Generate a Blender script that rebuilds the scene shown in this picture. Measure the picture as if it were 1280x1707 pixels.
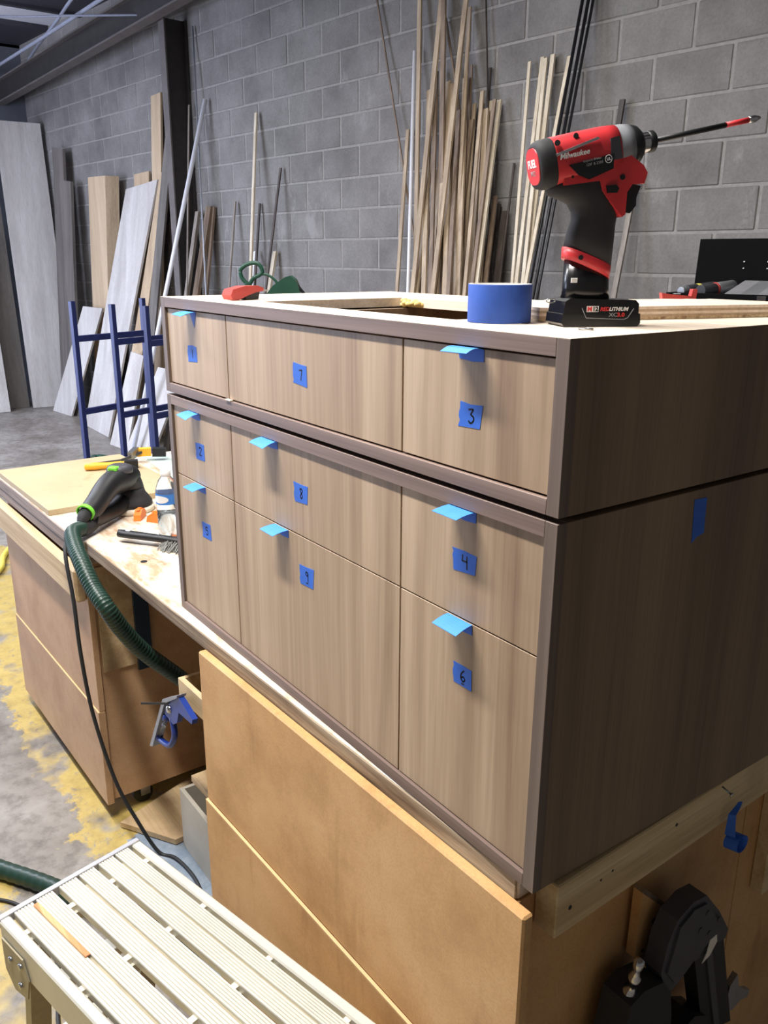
import bpy, bmesh, math, random
from mathutils import Vector, Matrix

random.seed(7)
scene = bpy.context.scene
for o in list(bpy.data.objects):
    bpy.data.objects.remove(o, do_unlink=True)
C = scene.collection
V = Vector

# ------------------------------------------------------------------ camera
cd = bpy.data.cameras.new('camera')
cd.sensor_fit = 'VERTICAL'
cd.sensor_height = 36.0
cd.lens = 1395.28 / 1707.0 * 36.0
cd.clip_start = 0.02
cam = bpy.data.objects.new('camera', cd)
C.objects.link(cam)
cam.matrix_world = (Matrix.Translation((0.60786, -0.67779, 1.73429))
                    @ Matrix.Rotation(0.945918, 4, 'Z')
                    @ Matrix.Rotation(1.276176, 4, 'X')
                    @ Matrix.Rotation(0.00543953, 4, 'Z'))
scene.camera = cam

# ------------------------------------------------------------------ world, lights, exposure
w = bpy.data.worlds.new('world')
scene.world = w
w.use_nodes = True
w.node_tree.nodes['Background'].inputs[0].default_value = (0.96, 0.93, 0.90, 1)
w.node_tree.nodes['Background'].inputs[1].default_value = 0.14

def area(name, loc, size, size_y, power, color, target=None):
    ld = bpy.data.lights.new(name, 'AREA')
    ld.shape = 'RECTANGLE'
    ld.size = size
    ld.size_y = size_y
    ld.energy = power
    ld.color = color
    o = bpy.data.objects.new(name, ld)
    C.objects.link(o)
    o.location = loc
    if target is not None:
        d = V(target) - V(loc)
        o.rotation_euler = d.to_track_quat('-Z', 'Y').to_euler()
    return o

# shop tube lights hung from the roof, long side along the bench
area('tube_light_bench', (-0.85, -0.74, 3.5), 1.3, 0.14, 138, (1.0, 0.965, 0.915))
area('tube_light_bench_b', (-3.1, -0.74, 3.5), 1.3, 0.14, 70, (0.97, 0.97, 1.0))
area('tube_light_bench_c', (-5.4, -0.74, 3.5), 1.3, 0.14, 60, (0.90, 0.94, 1.0))
area('tube_light_aisle', (-2.4, 1.2, 3.45), 1.3, 0.14, 36, (1.0, 0.97, 0.93))
area('far_floor_fill', (-7.0, -1.2, 3.5), 2.4, 0.14, 180, (0.74, 0.81, 1.0))  # added fill for the far floor, in place of reflected daylight
# added fill lights aimed upwards to brighten the roof deck
for nm_, xx, pw_ in (('roof_fill_far', -8.8, 45), ('roof_fill_bench', -4.6, 14)):
    u_ = area(nm_, (xx, 0.3, 3.55), 2.4, 0.14, pw_, (0.80, 0.84, 1.0))
    u_.rotation_euler = (math.pi, 0, 0)
# daylight of the open shop door on the left
area('door_daylight', (-7.2, -3.6, 1.7), 3.2, 2.8, 340, (0.66, 0.75, 1.0), (-7.2, 0.8, 0.0))

scene.view_settings.view_transform = 'Standard'
scene.view_settings.look = 'None'
scene.view_settings.gamma = 1.0
scene.view_settings.use_curve_mapping = False
scene.view_settings.exposure = 0.0

# ------------------------------------------------------------------ materials
MATS = {}

def srgb(r, g, b):
    f = lambda c: (c / 255 / 12.92) if c / 255 <= 0.04045 else ((c / 255 + 0.055) / 1.055) ** 2.4
    return (f(r), f(g), f(b), 1)

class NT:
    def __init__(s, name):
        m = bpy.data.materials.new(name)
        m.use_nodes = True
        s.m = m
        s.t = m.node_tree
        s.b = s.t.nodes['Principled BSDF']
        MATS[name] = m
    def n(s, typ, **kw):
        nd = s.t.nodes.new(typ)
        for k, v in kw.items():
            setattr(nd, k, v)
        return nd
    def l(s, a, b):
        s.t.links.new(a, b)
    def math(s, op, a, b=None, c=None, clamp=False):
        nd = s.n('ShaderNodeMath', operation=op, use_clamp=clamp)
        for i, x in enumerate((a, b, c)):
            if x is None:
                continue
            if isinstance(x, (int, float)):
                nd.inputs[i].default_value = x
            else:
                s.l(x, nd.inputs[i])
        return nd.outputs[0]
    def coords(s, world=True, scale=(1, 1, 1), rot=(0, 0, 0)):
        if world:
            o = s.n('ShaderNodeNewGeometry').outputs['Position']
        else:
            o = s.n('ShaderNodeTexCoord').outputs['Object']
        mp = s.n('ShaderNodeMapping')
        mp.inputs['Scale'].default_value = scale
        mp.inputs['Rotation'].default_value = rot
        s.l(o, mp.inputs['Vector'])
        return mp.outputs[0]
    def noise(s, vec, scale, detail=4, rough=0.6, dist=0.0):
        nd = s.n('ShaderNodeTexNoise')
        nd.inputs['Scale'].default_value = scale
        nd.inputs['Detail'].default_value = detail
        nd.inputs['Roughness'].default_value = rough
        nd.inputs['Distortion'].default_value = dist
        s.l(vec, nd.inputs['Vector'])
        return nd.outputs['Fac']
    def ramp(s, fac, stops):
        nd = s.n('ShaderNodeValToRGB')
        e = nd.color_ramp.elements
        while len(e) < len(stops):
            e.new(0.5)
        for i, (p, c) in enumerate(stops):
            e[i].position = p
            e[i].color = c
        s.l(fac, nd.inputs[0])
        return nd.outputs[0]
    def mix(s, fac, a, b, typ='MIX'):
        nd = s.n('ShaderNodeMix', data_type='RGBA', blend_type=typ)
        if isinstance(fac, (int, float)):
            nd.inputs[0].default_value = fac
        else:
            s.l(fac, nd.inputs[0])
        for i, x in ((6, a), (7, b)):
            if isinstance(x, tuple):
                nd.inputs[i].default_value = x
            else:
                s.l(x, nd.inputs[i])
        return nd.outputs[2]
    def bump(s, h, strength=0.2, dist=0.002):
        nd = s.n('ShaderNodeBump')
        nd.inputs['Strength'].default_value = strength
        nd.inputs['Distance'].default_value = dist
        s.l(h, nd.inputs['Height'])
        s.l(nd.outputs[0], s.b.inputs['Normal'])
    def base(s, c):
        if isinstance(c, tuple):
            s.b.inputs['Base Color'].default_value = c
        else:
            s.l(c, s.b.inputs['Base Color'])
    def set(s, **kw):
        for k, v in kw.items():
            s.b.inputs[k.replace('_', ' ')].default_value = v
        return s

def plain(name, col, rough=0.5, metal=0.0, var=0.12, sc=30, world=False, bump=0.0, **kw):
    t = NT(name)
    f = t.noise(t.coords(world), sc, 4)
    a = tuple(max(0, x * (1 - var)) for x in col[:3]) + (1,)
    b = tuple(min(1, x * (1 + var)) for x in col[:3]) + (1,)
    t.base(t.ramp(f, [(0.3, a), (0.7, b)]))
    t.set(Roughness=rough, Metallic=metal, **kw)
    if bump:
        t.bump(f, bump)
    return t

def wood(name, dark, mid, light, axis='Z', rough=0.55, fine=1.0, world=True, bands=7.0, tint=None, fmix=0.6):
    t = NT(name)
    lo, hi = 0.35, bands
    sc = {'Z': (hi, hi, lo), 'X': (lo, hi, hi), 'Y': (hi, lo, hi)}[axis]
    f = t.noise(t.coords(world, sc), 1.0, 6, 0.62, 0.6)
    c = t.ramp(f, [(0.34, dark), (0.5, mid), (0.66, light)])
    hi2, lo2 = 170 * fine, 4
    sc2 = {'Z': (hi2, hi2, lo2), 'X': (lo2, hi2, hi2), 'Y': (hi2, lo2, hi2)}[axis]
    g = t.noise(t.coords(world, sc2), 1.0, 3, 0.6)
    g2 = t.ramp(g, [(0.30, (0.72, 0.70, 0.68, 1)), (0.55, (1, 1, 1, 1))])
    c = t.mix(fmix, c, g2, 'MULTIPLY')
    if tint:
        blot = t.noise(t.coords(world, (1, 1, 1)), 3.0, 5, 0.6)
        m = t.ramp(blot, [(0.52, (0, 0, 0, 1)), (0.72, (1, 1, 1, 1))])
        c = t.mix(m, c, tint)
    t.base(c)
    t.set(Roughness=rough)
    t.bump(g, 0.12, 0.001)
    return t

wood('walnut_face', srgb(134, 109, 86), srgb(168, 143, 116), srgb(190, 166, 139), 'Z', 0.5, bands=10.0, fmix=0.45)
wood('walnut_rail', srgb(98, 80, 72), srgb(124, 104, 95), srgb(146, 124, 113), 'X', 0.5, bands=30)
wood('walnut_stile', srgb(90, 76, 68), srgb(112, 96, 86), srgb(130, 112, 102), 'Z', 0.5, bands=30)
wood('walnut_side', srgb(108, 89, 70), srgb(128, 106, 84), srgb(146, 122, 97), 'Z', 0.5, bands=8)  # same veneer as the face, side shade put into darker tones
wood('pale_ply', srgb(226, 206, 182), srgb(236, 218, 198), srgb(244, 230, 212), 'X', 0.6, bands=14)
wood('raw_pine', srgb(196, 168, 122), srgb(214, 188, 142), srgb(226, 204, 162), 'Y', 0.6, bands=18, tint=srgb(176, 158, 126))
wood('pine_x', srgb(190, 160, 120), srgb(206, 178, 136), srgb(220, 194, 154), 'X', 0.6, bands=18, tint=srgb(160, 130, 100))
wood('ply_edge', srgb(150, 116, 84), srgb(212, 186, 146), srgb(236, 216, 180), 'X', 0.6, bands=90)
wood('slab_edge', srgb(92, 74, 58), srgb(142, 122, 98), srgb(184, 168, 142), 'X', 0.6, bands=60, tint=srgb(96, 78, 60))
wood('far_edge', srgb(104, 86, 76), srgb(140, 122, 112), srgb(164, 148, 138), 'X', 0.6, bands=60)
wood('strip_tan', srgb(142, 123, 101), srgb(170, 149, 123), srgb(194, 173, 145), 'Z', 0.6, bands=20)
wood('strip_brown', srgb(104, 88, 72), srgb(128, 108, 90), srgb(150, 130, 108), 'Z', 0.6, bands=20)
wood('strip_cream', srgb(190, 174, 148), srgb(208, 194, 170), srgb(222, 210, 188), 'Z', 0.6, bands=20)
wood('strip_dark', srgb(56, 48, 44), srgb(72, 62, 56), srgb(90, 78, 70), 'Z', 0.6, bands=20)
wood('strip_grey', srgb(118, 108, 98), srgb(140, 130, 120), srgb(160, 150, 138), 'Z', 0.6, bands=20)
wood('board_pale', srgb(178, 172, 166), srgb(194, 188, 182), srgb(206, 202, 196), 'Z', 0.6, bands=6)
wood('board_tan', srgb(172, 148, 120), srgb(188, 164, 134), srgb(202, 178, 148), 'Z', 0.6, bands=8)
wood('board_dark', srgb(86, 80, 76), srgb(104, 98, 92), srgb(120, 112, 106), 'Z', 0.6, bands=8)
wood('strip_orange', srgb(196, 128, 78), srgb(214, 150, 98), srgb(226, 170, 120), 'X', 0.6, bands=50)

def mdf(name, base, dk, lt):
    t = NT(name)
    f = t.noise(t.coords(True), 5.0, 6, 0.65)
    c = t.ramp(f, [(0.3, dk), (0.52, base), (0.75, lt)])
    st = t.noise(t.coords(True, (14, 14, 2.2)), 1.0, 4, 0.6, 0.4)
    m = t.ramp(st, [(0.60, (1, 1, 1, 1)), (0.78, (0.66, 0.58, 0.48, 1))])
    c = t.mix(0.8, c, m, 'MULTIPLY')
    sp = t.noise(t.coords(True), 260, 2)
    c = t.mix(0.25, c, t.ramp(sp, [(0.35, (0.6, 0.55, 0.5, 1)), (0.6, (1, 1, 1, 1))]), 'MULTIPLY')
    t.base(c)
    t.set(Roughness=0.5)
    t.bump(sp, 0.06, 0.001)
mdf('mdf_oiled', srgb(204, 158, 104), srgb(180, 134, 84), srgb(216, 174, 122))
mdf('mdf_cart', srgb(190, 150, 112), srgb(168, 128, 92), srgb(204, 166, 128))
mdf('mdf_pale', srgb(194, 174, 138), srgb(187, 167, 132), srgb(200, 181, 146))
plain('mdf_lit_edge', srgb(214, 178, 128), 0.6, var=0.05)  # paler than the panels, light on the seam edge put into the colour

# worktop: worn white paint over plywood
t = NT('worktop_paint')
co = t.coords(True)
n1 = t.noise(t.coords(True, (3, 9, 9)), 1.5, 8, 0.7, 0.3)
n2 = t.noise(co, 24, 6, 0.7)
c = t.ramp(n1, [(0.38, srgb(184, 150, 118)), (0.48, srgb(214, 198, 178)), (0.58, srgb(228, 222, 214))])
c = t.mix(0.6, c, t.ramp(n2, [(0.30, srgb(170, 140, 112)), (0.46, (1, 1, 1, 1))]), 'MULTIPLY')
t.base(c)
t.set(Roughness=0.6)
t.bump(n2, 0.15)

# concrete floor with worn yellow lane paint and a blue patch
t = NT('concrete_floor')
pos = t.coords(True)
n1 = t.noise(pos, 2.2, 8, 0.65)
n2 = t.noise(pos, 16, 8, 0.7)
c = t.ramp(n1, [(0.3, srgb(104, 96, 86)), (0.5, srgb(140, 133, 124)), (0.7, srgb(168, 163, 156))])
c = t.mix(0.7, c, t.ramp(n2, [(0.3, srgb(150, 142, 132)), (0.55, (1, 1, 1, 1))]), 'MULTIPLY')
sep = t.n('ShaderNodeSeparateXYZ')
t.l(pos, sep.inputs[0])
wob = t.math('MULTIPLY', t.math('SUBTRACT', t.noise(pos, 5.0, 8, 0.75), 0.5), 0.42)
X, Y = sep.outputs[0], sep.outputs[1]
Yw = t.math('ADD', Y, wob)
Xw = t.math('ADD', X, wob)
def inside(v, lo, hi, k=60):
    a = t.math('MULTIPLY', t.math('SUBTRACT', v, lo), k, clamp=True)
    b = t.math('MULTIPLY', t.math('SUBTRACT', hi, v), k, clamp=True)
    return t.math('MULTIPLY', a, b)
ya = t.math('MULTIPLY', inside(Yw, -0.155, 0.6), inside(Xw, -4.8, -1.58))
yb = t.math('MULTIPLY', inside(Yw, -1.3, -0.375), inside(Xw, -1.75, 0.6))
yel = t.math('MAXIMUM', ya, yb)
worn = t.ramp(t.noise(pos, 26, 9, 0.8), [(0.36, (0.1, 0.1, 0.1, 1)), (0.46, (1, 1, 1, 1))])
big = t.ramp(t.noise(pos, 2.3, 4, 0.6), [(0.40, (0, 0, 0, 1)), (0.47, (1, 1, 1, 1))])
yel = t.math('MULTIPLY', yel, big)
yel = t.math('MULTIPLY', yel, worn)
ycol = t.ramp(n2, [(0.35, srgb(168, 144, 78)), (0.65, srgb(194, 170, 98))])
c = t.mix(yel, c, ycol)
bl = t.math('MULTIPLY', inside(Yw, -0.07, 0.5), inside(Xw, -1.66, -0.9))
c = t.mix(bl, c, t.ramp(n2, [(0.35, srgb(112, 128, 146)), (0.65, srgb(150, 160, 172))]))
t.base(c)
t.set(Roughness=0.42)
t.bump(n2, 0.15, 0.004)

# block wall
t = NT('block_grey')
pos = t.coords(True)
inf = t.n('ShaderNodeObjectInfo')
n1 = t.noise(pos, 2.6, 6, 0.65)
n2 = t.noise(pos, 70, 5, 0.7)
c = t.ramp(n1, [(0.25, srgb(108, 104, 101)), (0.5, srgb(132, 128, 124)), (0.75, srgb(150, 146, 142))])
c = t.mix(0.5, c, t.ramp(inf.outputs['Random'], [(0, (0.78, 0.78, 0.78, 1)), (1, (1, 1, 1, 1))]), 'MULTIPLY')
c = t.mix(0.5, c, t.ramp(n2, [(0.3, (0.62, 0.62, 0.62, 1)), (0.6, (1, 1, 1, 1))]), 'MULTIPLY')
sm = t.noise(t.coords(True, (1.6, 1.6, 0.8)), 2.2, 6, 0.7)
c = t.mix(t.ramp(sm, [(0.62, (0, 0, 0, 1)), (0.70, (0.6, 0.6, 0.6, 1))]), c, srgb(158, 154, 150))
t.base(c)
t.set(Roughness=0.9)
t.bump(n2, 0.5, 0.004)
plain('mortar', srgb(146, 142, 137), 0.95, var=0.15, sc=40, world=True, bump=0.4)
plain('dark_end_wall', srgb(92, 94, 100), 0.9, var=0.15, sc=3, world=True)
plain('roof_light', srgb(214, 214, 220), 0.8, var=0.08, sc=4, world=True)
plain('roof_dark', srgb(56, 54, 62), 0.7, var=0.15, sc=4, world=True)
plain('steel_shaded', srgb(50, 46, 45), 0.6, var=0.2, sc=12, world=True)  # darker copy of the steel, shade on the webs put into the colour
plain('steel_lit', srgb(102, 95, 92), 0.6, var=0.15, sc=10, world=True)  # same steel, light on the flanges put into the paler tone
plain('blue_steel', srgb(30, 40, 92), 0.4, var=0.08)
plain('tape_blue', srgb(46, 104, 206), 0.6, var=0.06, sc=60)
plain('tape_roll_blue', srgb(42, 82, 170), 0.7, var=0.14, sc=20)
plain('tape_lit', srgb(64, 140, 236), 0.6, var=0.05, sc=60)  # same tape, light from above put into a brighter blue
plain('ink', srgb(18, 22, 46), 0.7)
plain('card_white', srgb(224, 218, 206), 0.8, var=0.05)
plain('tool_red', srgb(210, 52, 58), 0.42, var=0.06)
plain('tool_black', srgb(20, 20, 23), 0.5, var=0.15)
plain('tool_rubber', srgb(40, 40, 43), 0.75, var=0.15, bump=0.1)
plain('gloss_black', srgb(20, 20, 22), 0.25, var=0.1)
plain('tool_grey', srgb(148, 150, 156), 0.42, metal=0.15)
plain('dark_grey', srgb(66, 66, 72), 0.5)
plain('chrome', srgb(200, 200, 202), 0.2, metal=1.0)
plain('steel', srgb(160, 162, 166), 0.35, metal=0.9)
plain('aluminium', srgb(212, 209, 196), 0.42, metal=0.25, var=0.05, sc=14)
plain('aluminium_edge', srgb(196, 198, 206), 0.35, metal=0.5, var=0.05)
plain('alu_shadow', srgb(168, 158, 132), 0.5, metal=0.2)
plain('hose_green', srgb(28, 56, 46), 0.4, var=0.1)
plain('rubber_cord', srgb(38, 38, 40), 0.6)
plain('lime', srgb(126, 226, 64), 0.5, var=0.05)
plain('pad_white', srgb(236, 228, 208), 0.8)
plain('text_white', srgb(236, 236, 236), 0.6, var=0.02)
plain('text_grey', srgb(150, 150, 154), 0.6, var=0.02)
plain('text_red', srgb(214, 48, 48), 0.6, var=0.02)
plain('clamp_yellow', srgb(240, 178, 50), 0.5, var=0.06)
plain('plastic_orange', srgb(240, 130, 48), 0.5, var=0.06)
plain('clamp_red', srgb(186, 66, 62), 0.4, var=0.06)
plain('machine_green', srgb(24, 70, 54), 0.45, var=0.12)
plain('black_paint', srgb(10, 10, 11), 0.7, var=0.15, Specular_IOR_Level=0.06)
plain('can_silver', srgb(176, 178, 182), 0.35, metal=0.7)
plain('can_dark', srgb(58, 58, 62), 0.4)
plain('label_yellow', srgb(220, 206, 90), 0.6)
plain('sandpaper', srgb(112, 112, 116), 0.9)
plain('bristle_grey', srgb(134, 136, 132), 0.9, var=0.25, sc=200)
plain('pipe_white', srgb(226, 226, 232), 0.4, var=0.04)
plain('pipe_grey', srgb(168, 170, 176), 0.4, metal=0.4)
plain('pipe_black', srgb(26, 26, 30), 0.4)
plain('cable_grey', srgb(150, 154, 170), 0.5)
plain('square_blue', srgb(26, 54, 136), 0.35, var=0.08)
plain('bracket_blue', srgb(24, 44, 62), 0.5)
plain('bin_grey', srgb(196, 188, 172), 0.6, var=0.08, sc=8)
plain('sheet_mint', srgb(206, 224, 216), 0.25, var=0.04)
plain('glue_yellow', srgb(236, 206, 132), 0.8, var=0.25, sc=120, bump=0.5)
plain('label_blue', srgb(60, 130, 214), 0.5)
plain('bit_red', srgb(216, 54, 60), 0.5)
t = NT('clear_plastic')
t.base(srgb(240, 246, 250))
t.set(Roughness=0.08, IOR=1.2)
t.b.inputs['Transmission Weight'].default_value = 0.92
t = NT('water')
t.base(srgb(236, 244, 250))
t.set(Roughness=0.02, IOR=1.33)
t.b.inputs['Transmission Weight'].default_value = 1.0
M = MATS

# ------------------------------------------------------------------ mesh helpers
MW = {}
I4 = Matrix.Identity(4)

def empty(name, loc, rz=0.0):
    o = bpy.data.objects.new(name, None)
    o.empty_display_size = 0.05
    C.objects.link(o)
    m = Matrix.Translation(loc) @ Matrix.Rotation(rz, 4, 'Z')
    o.matrix_world = m
    MW[o.name] = m
    return o

def tag(o, label=None, cat=None, group=None, kind=None):
    if label: o['label'] = label
    if cat: o['category'] = cat
    if group: o['group'] = group
    if kind: o['kind'] = kind
    return o

def thing(name, label, cat, loc, group=None, rz=0.0):
    return tag(empty(name, loc, rz), label, cat, group)

class MB:
    """collects shapes, in world space after M, and links them as ONE mesh object"""
    def __init__(s, mat=None):
        s.v, s.f, s.s = [], [], []
        s.M = mat or I4
    def add(s, vs, fs, smooth=False, m=None):
        k = len(s.v)
        mm = s.M if m is None else s.M @ m
        s.v += [mm @ V(v) for v in vs]
        s.f += [tuple(i + k for i in f) for f in fs]
        s.s += [smooth] * len(fs)
        return s
    def hexa(s, p):
        return s.add(p, [(0, 3, 2, 1), (4, 5, 6, 7), (0, 1, 5, 4), (1, 2, 6, 5), (2, 3, 7, 6), (3, 0, 4, 7)])
    def box(s, lo, hi, bev=0.0, m=None):
        (x0, y0, z0), (x1, y1, z1) = lo, hi
        if not bev:
            return s.add([(x0, y0, z0), (x1, y0, z0), (x1, y1, z0), (x0, y1, z0), (x0, y0, z1), (x1, y0, z1), (x1, y1, z1), (x0, y1, z1)],
                         [(0, 3, 2, 1), (4, 5, 6, 7), (0, 1, 5, 4), (1, 2, 6, 5), (2, 3, 7, 6), (3, 0, 4, 7)], m=m)
        b = min(bev, (x1 - x0) / 2.01, (y1 - y0) / 2.01, (z1 - z0) / 2.01)
        vs = []
        for x, sx in ((x0, 1), (x1, -1)):
            for y, sy in ((y0, 1), (y1, -1)):
                for z, sz in ((z0, 1), (z1, -1)):
                    vs += [(x, y + sy * b, z + sz * b), (x + sx * b, y, z + sz * b), (x + sx * b, y + sy * b, z)]
        bm = bmesh.new()
        bv = [bm.verts.new(v) for v in vs]
        bmesh.ops.convex_hull(bm, input=bv)
        bmesh.ops.dissolve_limit(bm, angle_limit=0.01, verts=bm.verts, edges=bm.edges)
        bm.verts.index_update()
        vs = [v.co.copy() for v in bm.verts]
        fs = [[v.index for v in f.verts] for f in bm.faces]
        bm.free()
        return s.add(vs, fs, m=m)
    def bar(s, a, b, w, h, up=(0, 0, 1)):
        a, b = V(a), V(b)
        d = (b - a).normalized()
        x = d.cross(V(up))
        if x.length < 1e-5:
            x = d.cross(V((0, 1, 0)))
        x.normalize()
        y = x.cross(d).normalized()
        p = []
        for e in (a, b):
            for sx, sy in ((-1, -1), (1, -1), (1, 1), (-1, 1)):
                p.append(e + x * sx * w / 2 + y * sy * h / 2)
        return s.hexa(p)
    def prism(s, poly, t0, t1, fr=None, smooth=False):
        """poly of (a, b); fr maps (a, b, t) to a point"""
        fr = fr or (lambda a, b, t: (a, t, b))
        n = len(poly)
        vs = [fr(a, b, t0) for a, b in poly] + [fr(a, b, t1) for a, b in poly]
        k = len(s.v)
        s.add(vs, [tuple(range(n))[::-1], tuple(range(n, 2 * n))])
        s.add([], [])
        for i in range(n):
            j = (i + 1) % n
            s.f.append((k + i, k + j, k + n + j, k + n + i))
            s.s.append(smooth)
        return s
    def rings(s, rings, smooth=True, closed=False, caps=True):
        n = len(rings[0])
        k = len(s.v)
        vs = [p for r in rings for p in r]
        fs = []
        m = len(rings)
        for i in range(m if closed else m - 1):
            a, b = i * n, ((i + 1) % m) * n
            for j in range(n):
                q = (j + 1) % n
                fs.append((a + j, a + q, b + q, b + j))
        s.add(vs, fs, smooth)
        if caps and not closed:
            s.f += [tuple(range(k, k + n))[::-1], tuple(range(k + (m - 1) * n, k + m * n))]
            s.s += [False, False]
        return s
    def lathe(s, prof, n=28, m=None, closed=False, caps=True, ex=2.0):
        """prof of (radius, z) turned about local z of m"""
        m = m or I4
        R = []
        for r, z in prof:
            ring = []
            for i in range(n):
                a = 2 * math.pi * i / n
                c, q = math.cos(a), math.sin(a)
                k = (abs(c) ** ex + abs(q) ** ex) ** (-1 / ex)
                ring.append(m @ V((r * c * k, r * q * k, z)))
            R.append(ring)
        return s.rings(R, True, closed, caps)
    def cyl(s, a, b, r, r2=None, n=16):
        a, b = V(a), V(b)
        m = Matrix.Translation(a) @ (b - a).to_track_quat('Z', 'Y').to_matrix().to_4x4()
        return s.lathe([(r, 0), (r if r2 is None else r2, (b - a).length)], n, m)
    def tube(s, path, r, n=10, rad=None):
        P = [V(p) for p in path]
        R = []
        up = None
        for i, p in enumerate(P):
            d = (P[min(i + 1, len(P) - 1)] - P[max(i - 1, 0)]).normalized()
            if up is None:
                up = d.cross(V((0.31, 0.2, 0.93)))
                if up.length < 1e-3:
                    up = d.cross(V((1, 0, 0)))
            up = (up - d * up.dot(d)).normalized()
            q = d.cross(up)
            rr = rad[i] if rad else r
            R.append([p + up * math.cos(2 * math.pi * j / n) * rr + q * math.sin(2 * math.pi * j / n) * rr for j in range(n)])
        return s.rings(R)
    def loft(s, secs, n=24, ex=2.6, fr=None):
        """secs of (z, umin, umax, half width, slope)"""
        R = []
        for z, u0, u1, hw, sl in secs:
            ring = []
            cu, hu = (u0 + u1) / 2, (u1 - u0) / 2
            for i in range(n):
                a = 2 * math.pi * i / n
                c, q = math.cos(a), math.sin(a)
                k = (abs(c) ** ex + abs(q) ** ex) ** (-1 / ex)
                ring.append((cu + hu * c * k, hw * q * k, z + sl * hu * c * k))
            R.append(ring)
        return s.rings(R)
    def build(s, name, mat, parent=None, **kw):
        me = bpy.data.meshes.new(name)
        if parent is not None:
            inv = MW[parent.name].inverted()
            vs = [inv @ v for v in s.v]
            org = None
        else:
            xs = [v.x for v in s.v]; ys = [v.y for v in s.v]; zs = [v.z for v in s.v]
            org = V(((min(xs) + max(xs)) / 2, (min(ys) + max(ys)) / 2, min(zs)))
            vs = [v - org for v in s.v]
        me.from_pydata(vs, [], s.f)
        bm = bmesh.new()
        bm.from_mesh(me)
        bmesh.ops.recalc_face_normals(bm, faces=bm.faces)
        bm.to_mesh(me)
        bm.free()
        if len(me.polygons) == len(s.s):
            me.polygons.foreach_set('use_smooth', s.s)
        me.materials.append(M[mat] if isinstance(mat, str) else mat)
        o = bpy.data.objects.new(name, me)
        C.objects.link(o)
        if parent is not None:
            o.parent = parent
            MW[o.name] = MW[parent.name]
        else:
            o.location = org
            MW[o.name] = Matrix.Translation(org)
        tag(o, kw.get('label'), kw.get('cat'), kw.get('group'), kw.get('kind'))
        return o

def catmull(pts, sub=8, closed=False):
    P = [V(p) for p in pts]
    out = []
    n = len(P)
    for i in range(n if closed else n - 1):
        g = (lambda k: P[k % n]) if closed else (lambda k: P[max(0, min(n - 1, k))])
        p0, p1, p2, p3 = g(i - 1), g(i), g(i + 1), g(i + 2)
        for j in range(sub):
            t = j / sub
            out.append(0.5 * ((2 * p1) + (p2 - p0) * t + (2 * p0 - 5 * p1 + 4 * p2 - p3) * t * t + (3 * p1 - p0 - 3 * p2 + p3) * t ** 3))
    if not closed:
        out.append(P[-1])
    return out

def text(name, body, size, m, mat, parent, shear=0.0, bold=0.0, sx=1.0):
    cu = bpy.data.curves.new(name, 'FONT')
    cu.body = body
    cu.size = size
    cu.shear = shear
    cu.offset = bold
    cu.extrude = 0.0002
    cu.resolution_u = 2
    tmp = bpy.data.objects.new(name + '_tmp', cu)
    C.objects.link(tmp)
    bpy.context.view_layer.update()
    me = bpy.data.meshes.new_from_object(tmp)
    bpy.data.objects.remove(tmp, do_unlink=True)
    bpy.data.curves.remove(cu)
    mm = MW[parent.name].inverted() @ m @ Matrix.Diagonal((sx, 1, 1, 1))
    me.transform(mm)
    me.name = name
    me.materials.clear()
    me.materials.append(M[mat])
    o = bpy.data.objects.new(name, me)
    C.objects.link(o)
    o.parent = parent
    return o

def frame(origin, x, y, z=None):
    x, y = V(x).normalized(), V(y).normalized()
    z = V(z).normalized() if z else x.cross(y).normalized()
    m = Matrix.Identity(4)
    for i in range(3):
        m[i][0], m[i][1], m[i][2], m[i][3] = x[i], y[i], z[i], origin[i]
    return m

# ------------------------------------------------------------------ setting: floor, walls, roof
TW = 0.09897766                                  # the block wall runs a little askew to the bench
WM = Matrix.Translation((0, 3.244, 0)) @ Matrix.Rotation(TW, 4, 'Z')
def wallpt(s, off, z):
    return WM @ V((s, -off, z))

b = MB(); b.box((-10.75, -4.2, -0.12), (3.2, 3.7, 0.0))
tag(b.build('floor', 'concrete_floor'), 'grey concrete shop floor with worn yellow lane paint', kind='structure')

wall = empty('wall_back', (0, 3.244, 0), TW)
tag(wall, 'grey concrete block wall behind the leaning lumber', kind='structure')
MWc = MW[wall.name]
b = MB(WM); b.box((-10.9, 0.004, 0), (3.0, 0.2, 4.2))
b.build('mortar_bed', 'mortar', wall)
blk = bpy.data.meshes.new('block')
tb = MB(); tb.box((-0.1977, -0.0, -0.0961), (0.1977, 0.09, 0.0961), 0.006)
blk.from_pydata([tuple(v) for v in tb.v], [], tb.f)
blk.materials.append(M['block_grey'])
cinv = cam.matrix_world.inverted()
fpx = 1395.28
cells = []
for j in range(0, 21):
    zc = 0.0326 + 0.2032 * (j - 1) + 0.1016
    if zc > 4.15 or zc < 0.05:
        continue
    # courses j-1: even course index 10 has its joints at s = -1.90
    ph = -1.90 if (j - 1) % 2 == 0 else -1.70
    for i in range(-23, 12):
        sc_ = ph + 0.4064 * (i + 0.5)
        if sc_ < -10.75 or sc_ > 2.7:
            continue
        p = cinv @ wallpt(sc_, 0, zc)
        px, py = 640 + fpx * p.x / -p.z, 853.5 - fpx * p.y / -p.z
        vis = p.z < 0 and -30 < px < 1310 and -25 < py < 520
        cells.append((0 if vis else 1, -p.z, sc_, zc))
cells.sort()
rest = MB(WM)
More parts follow.
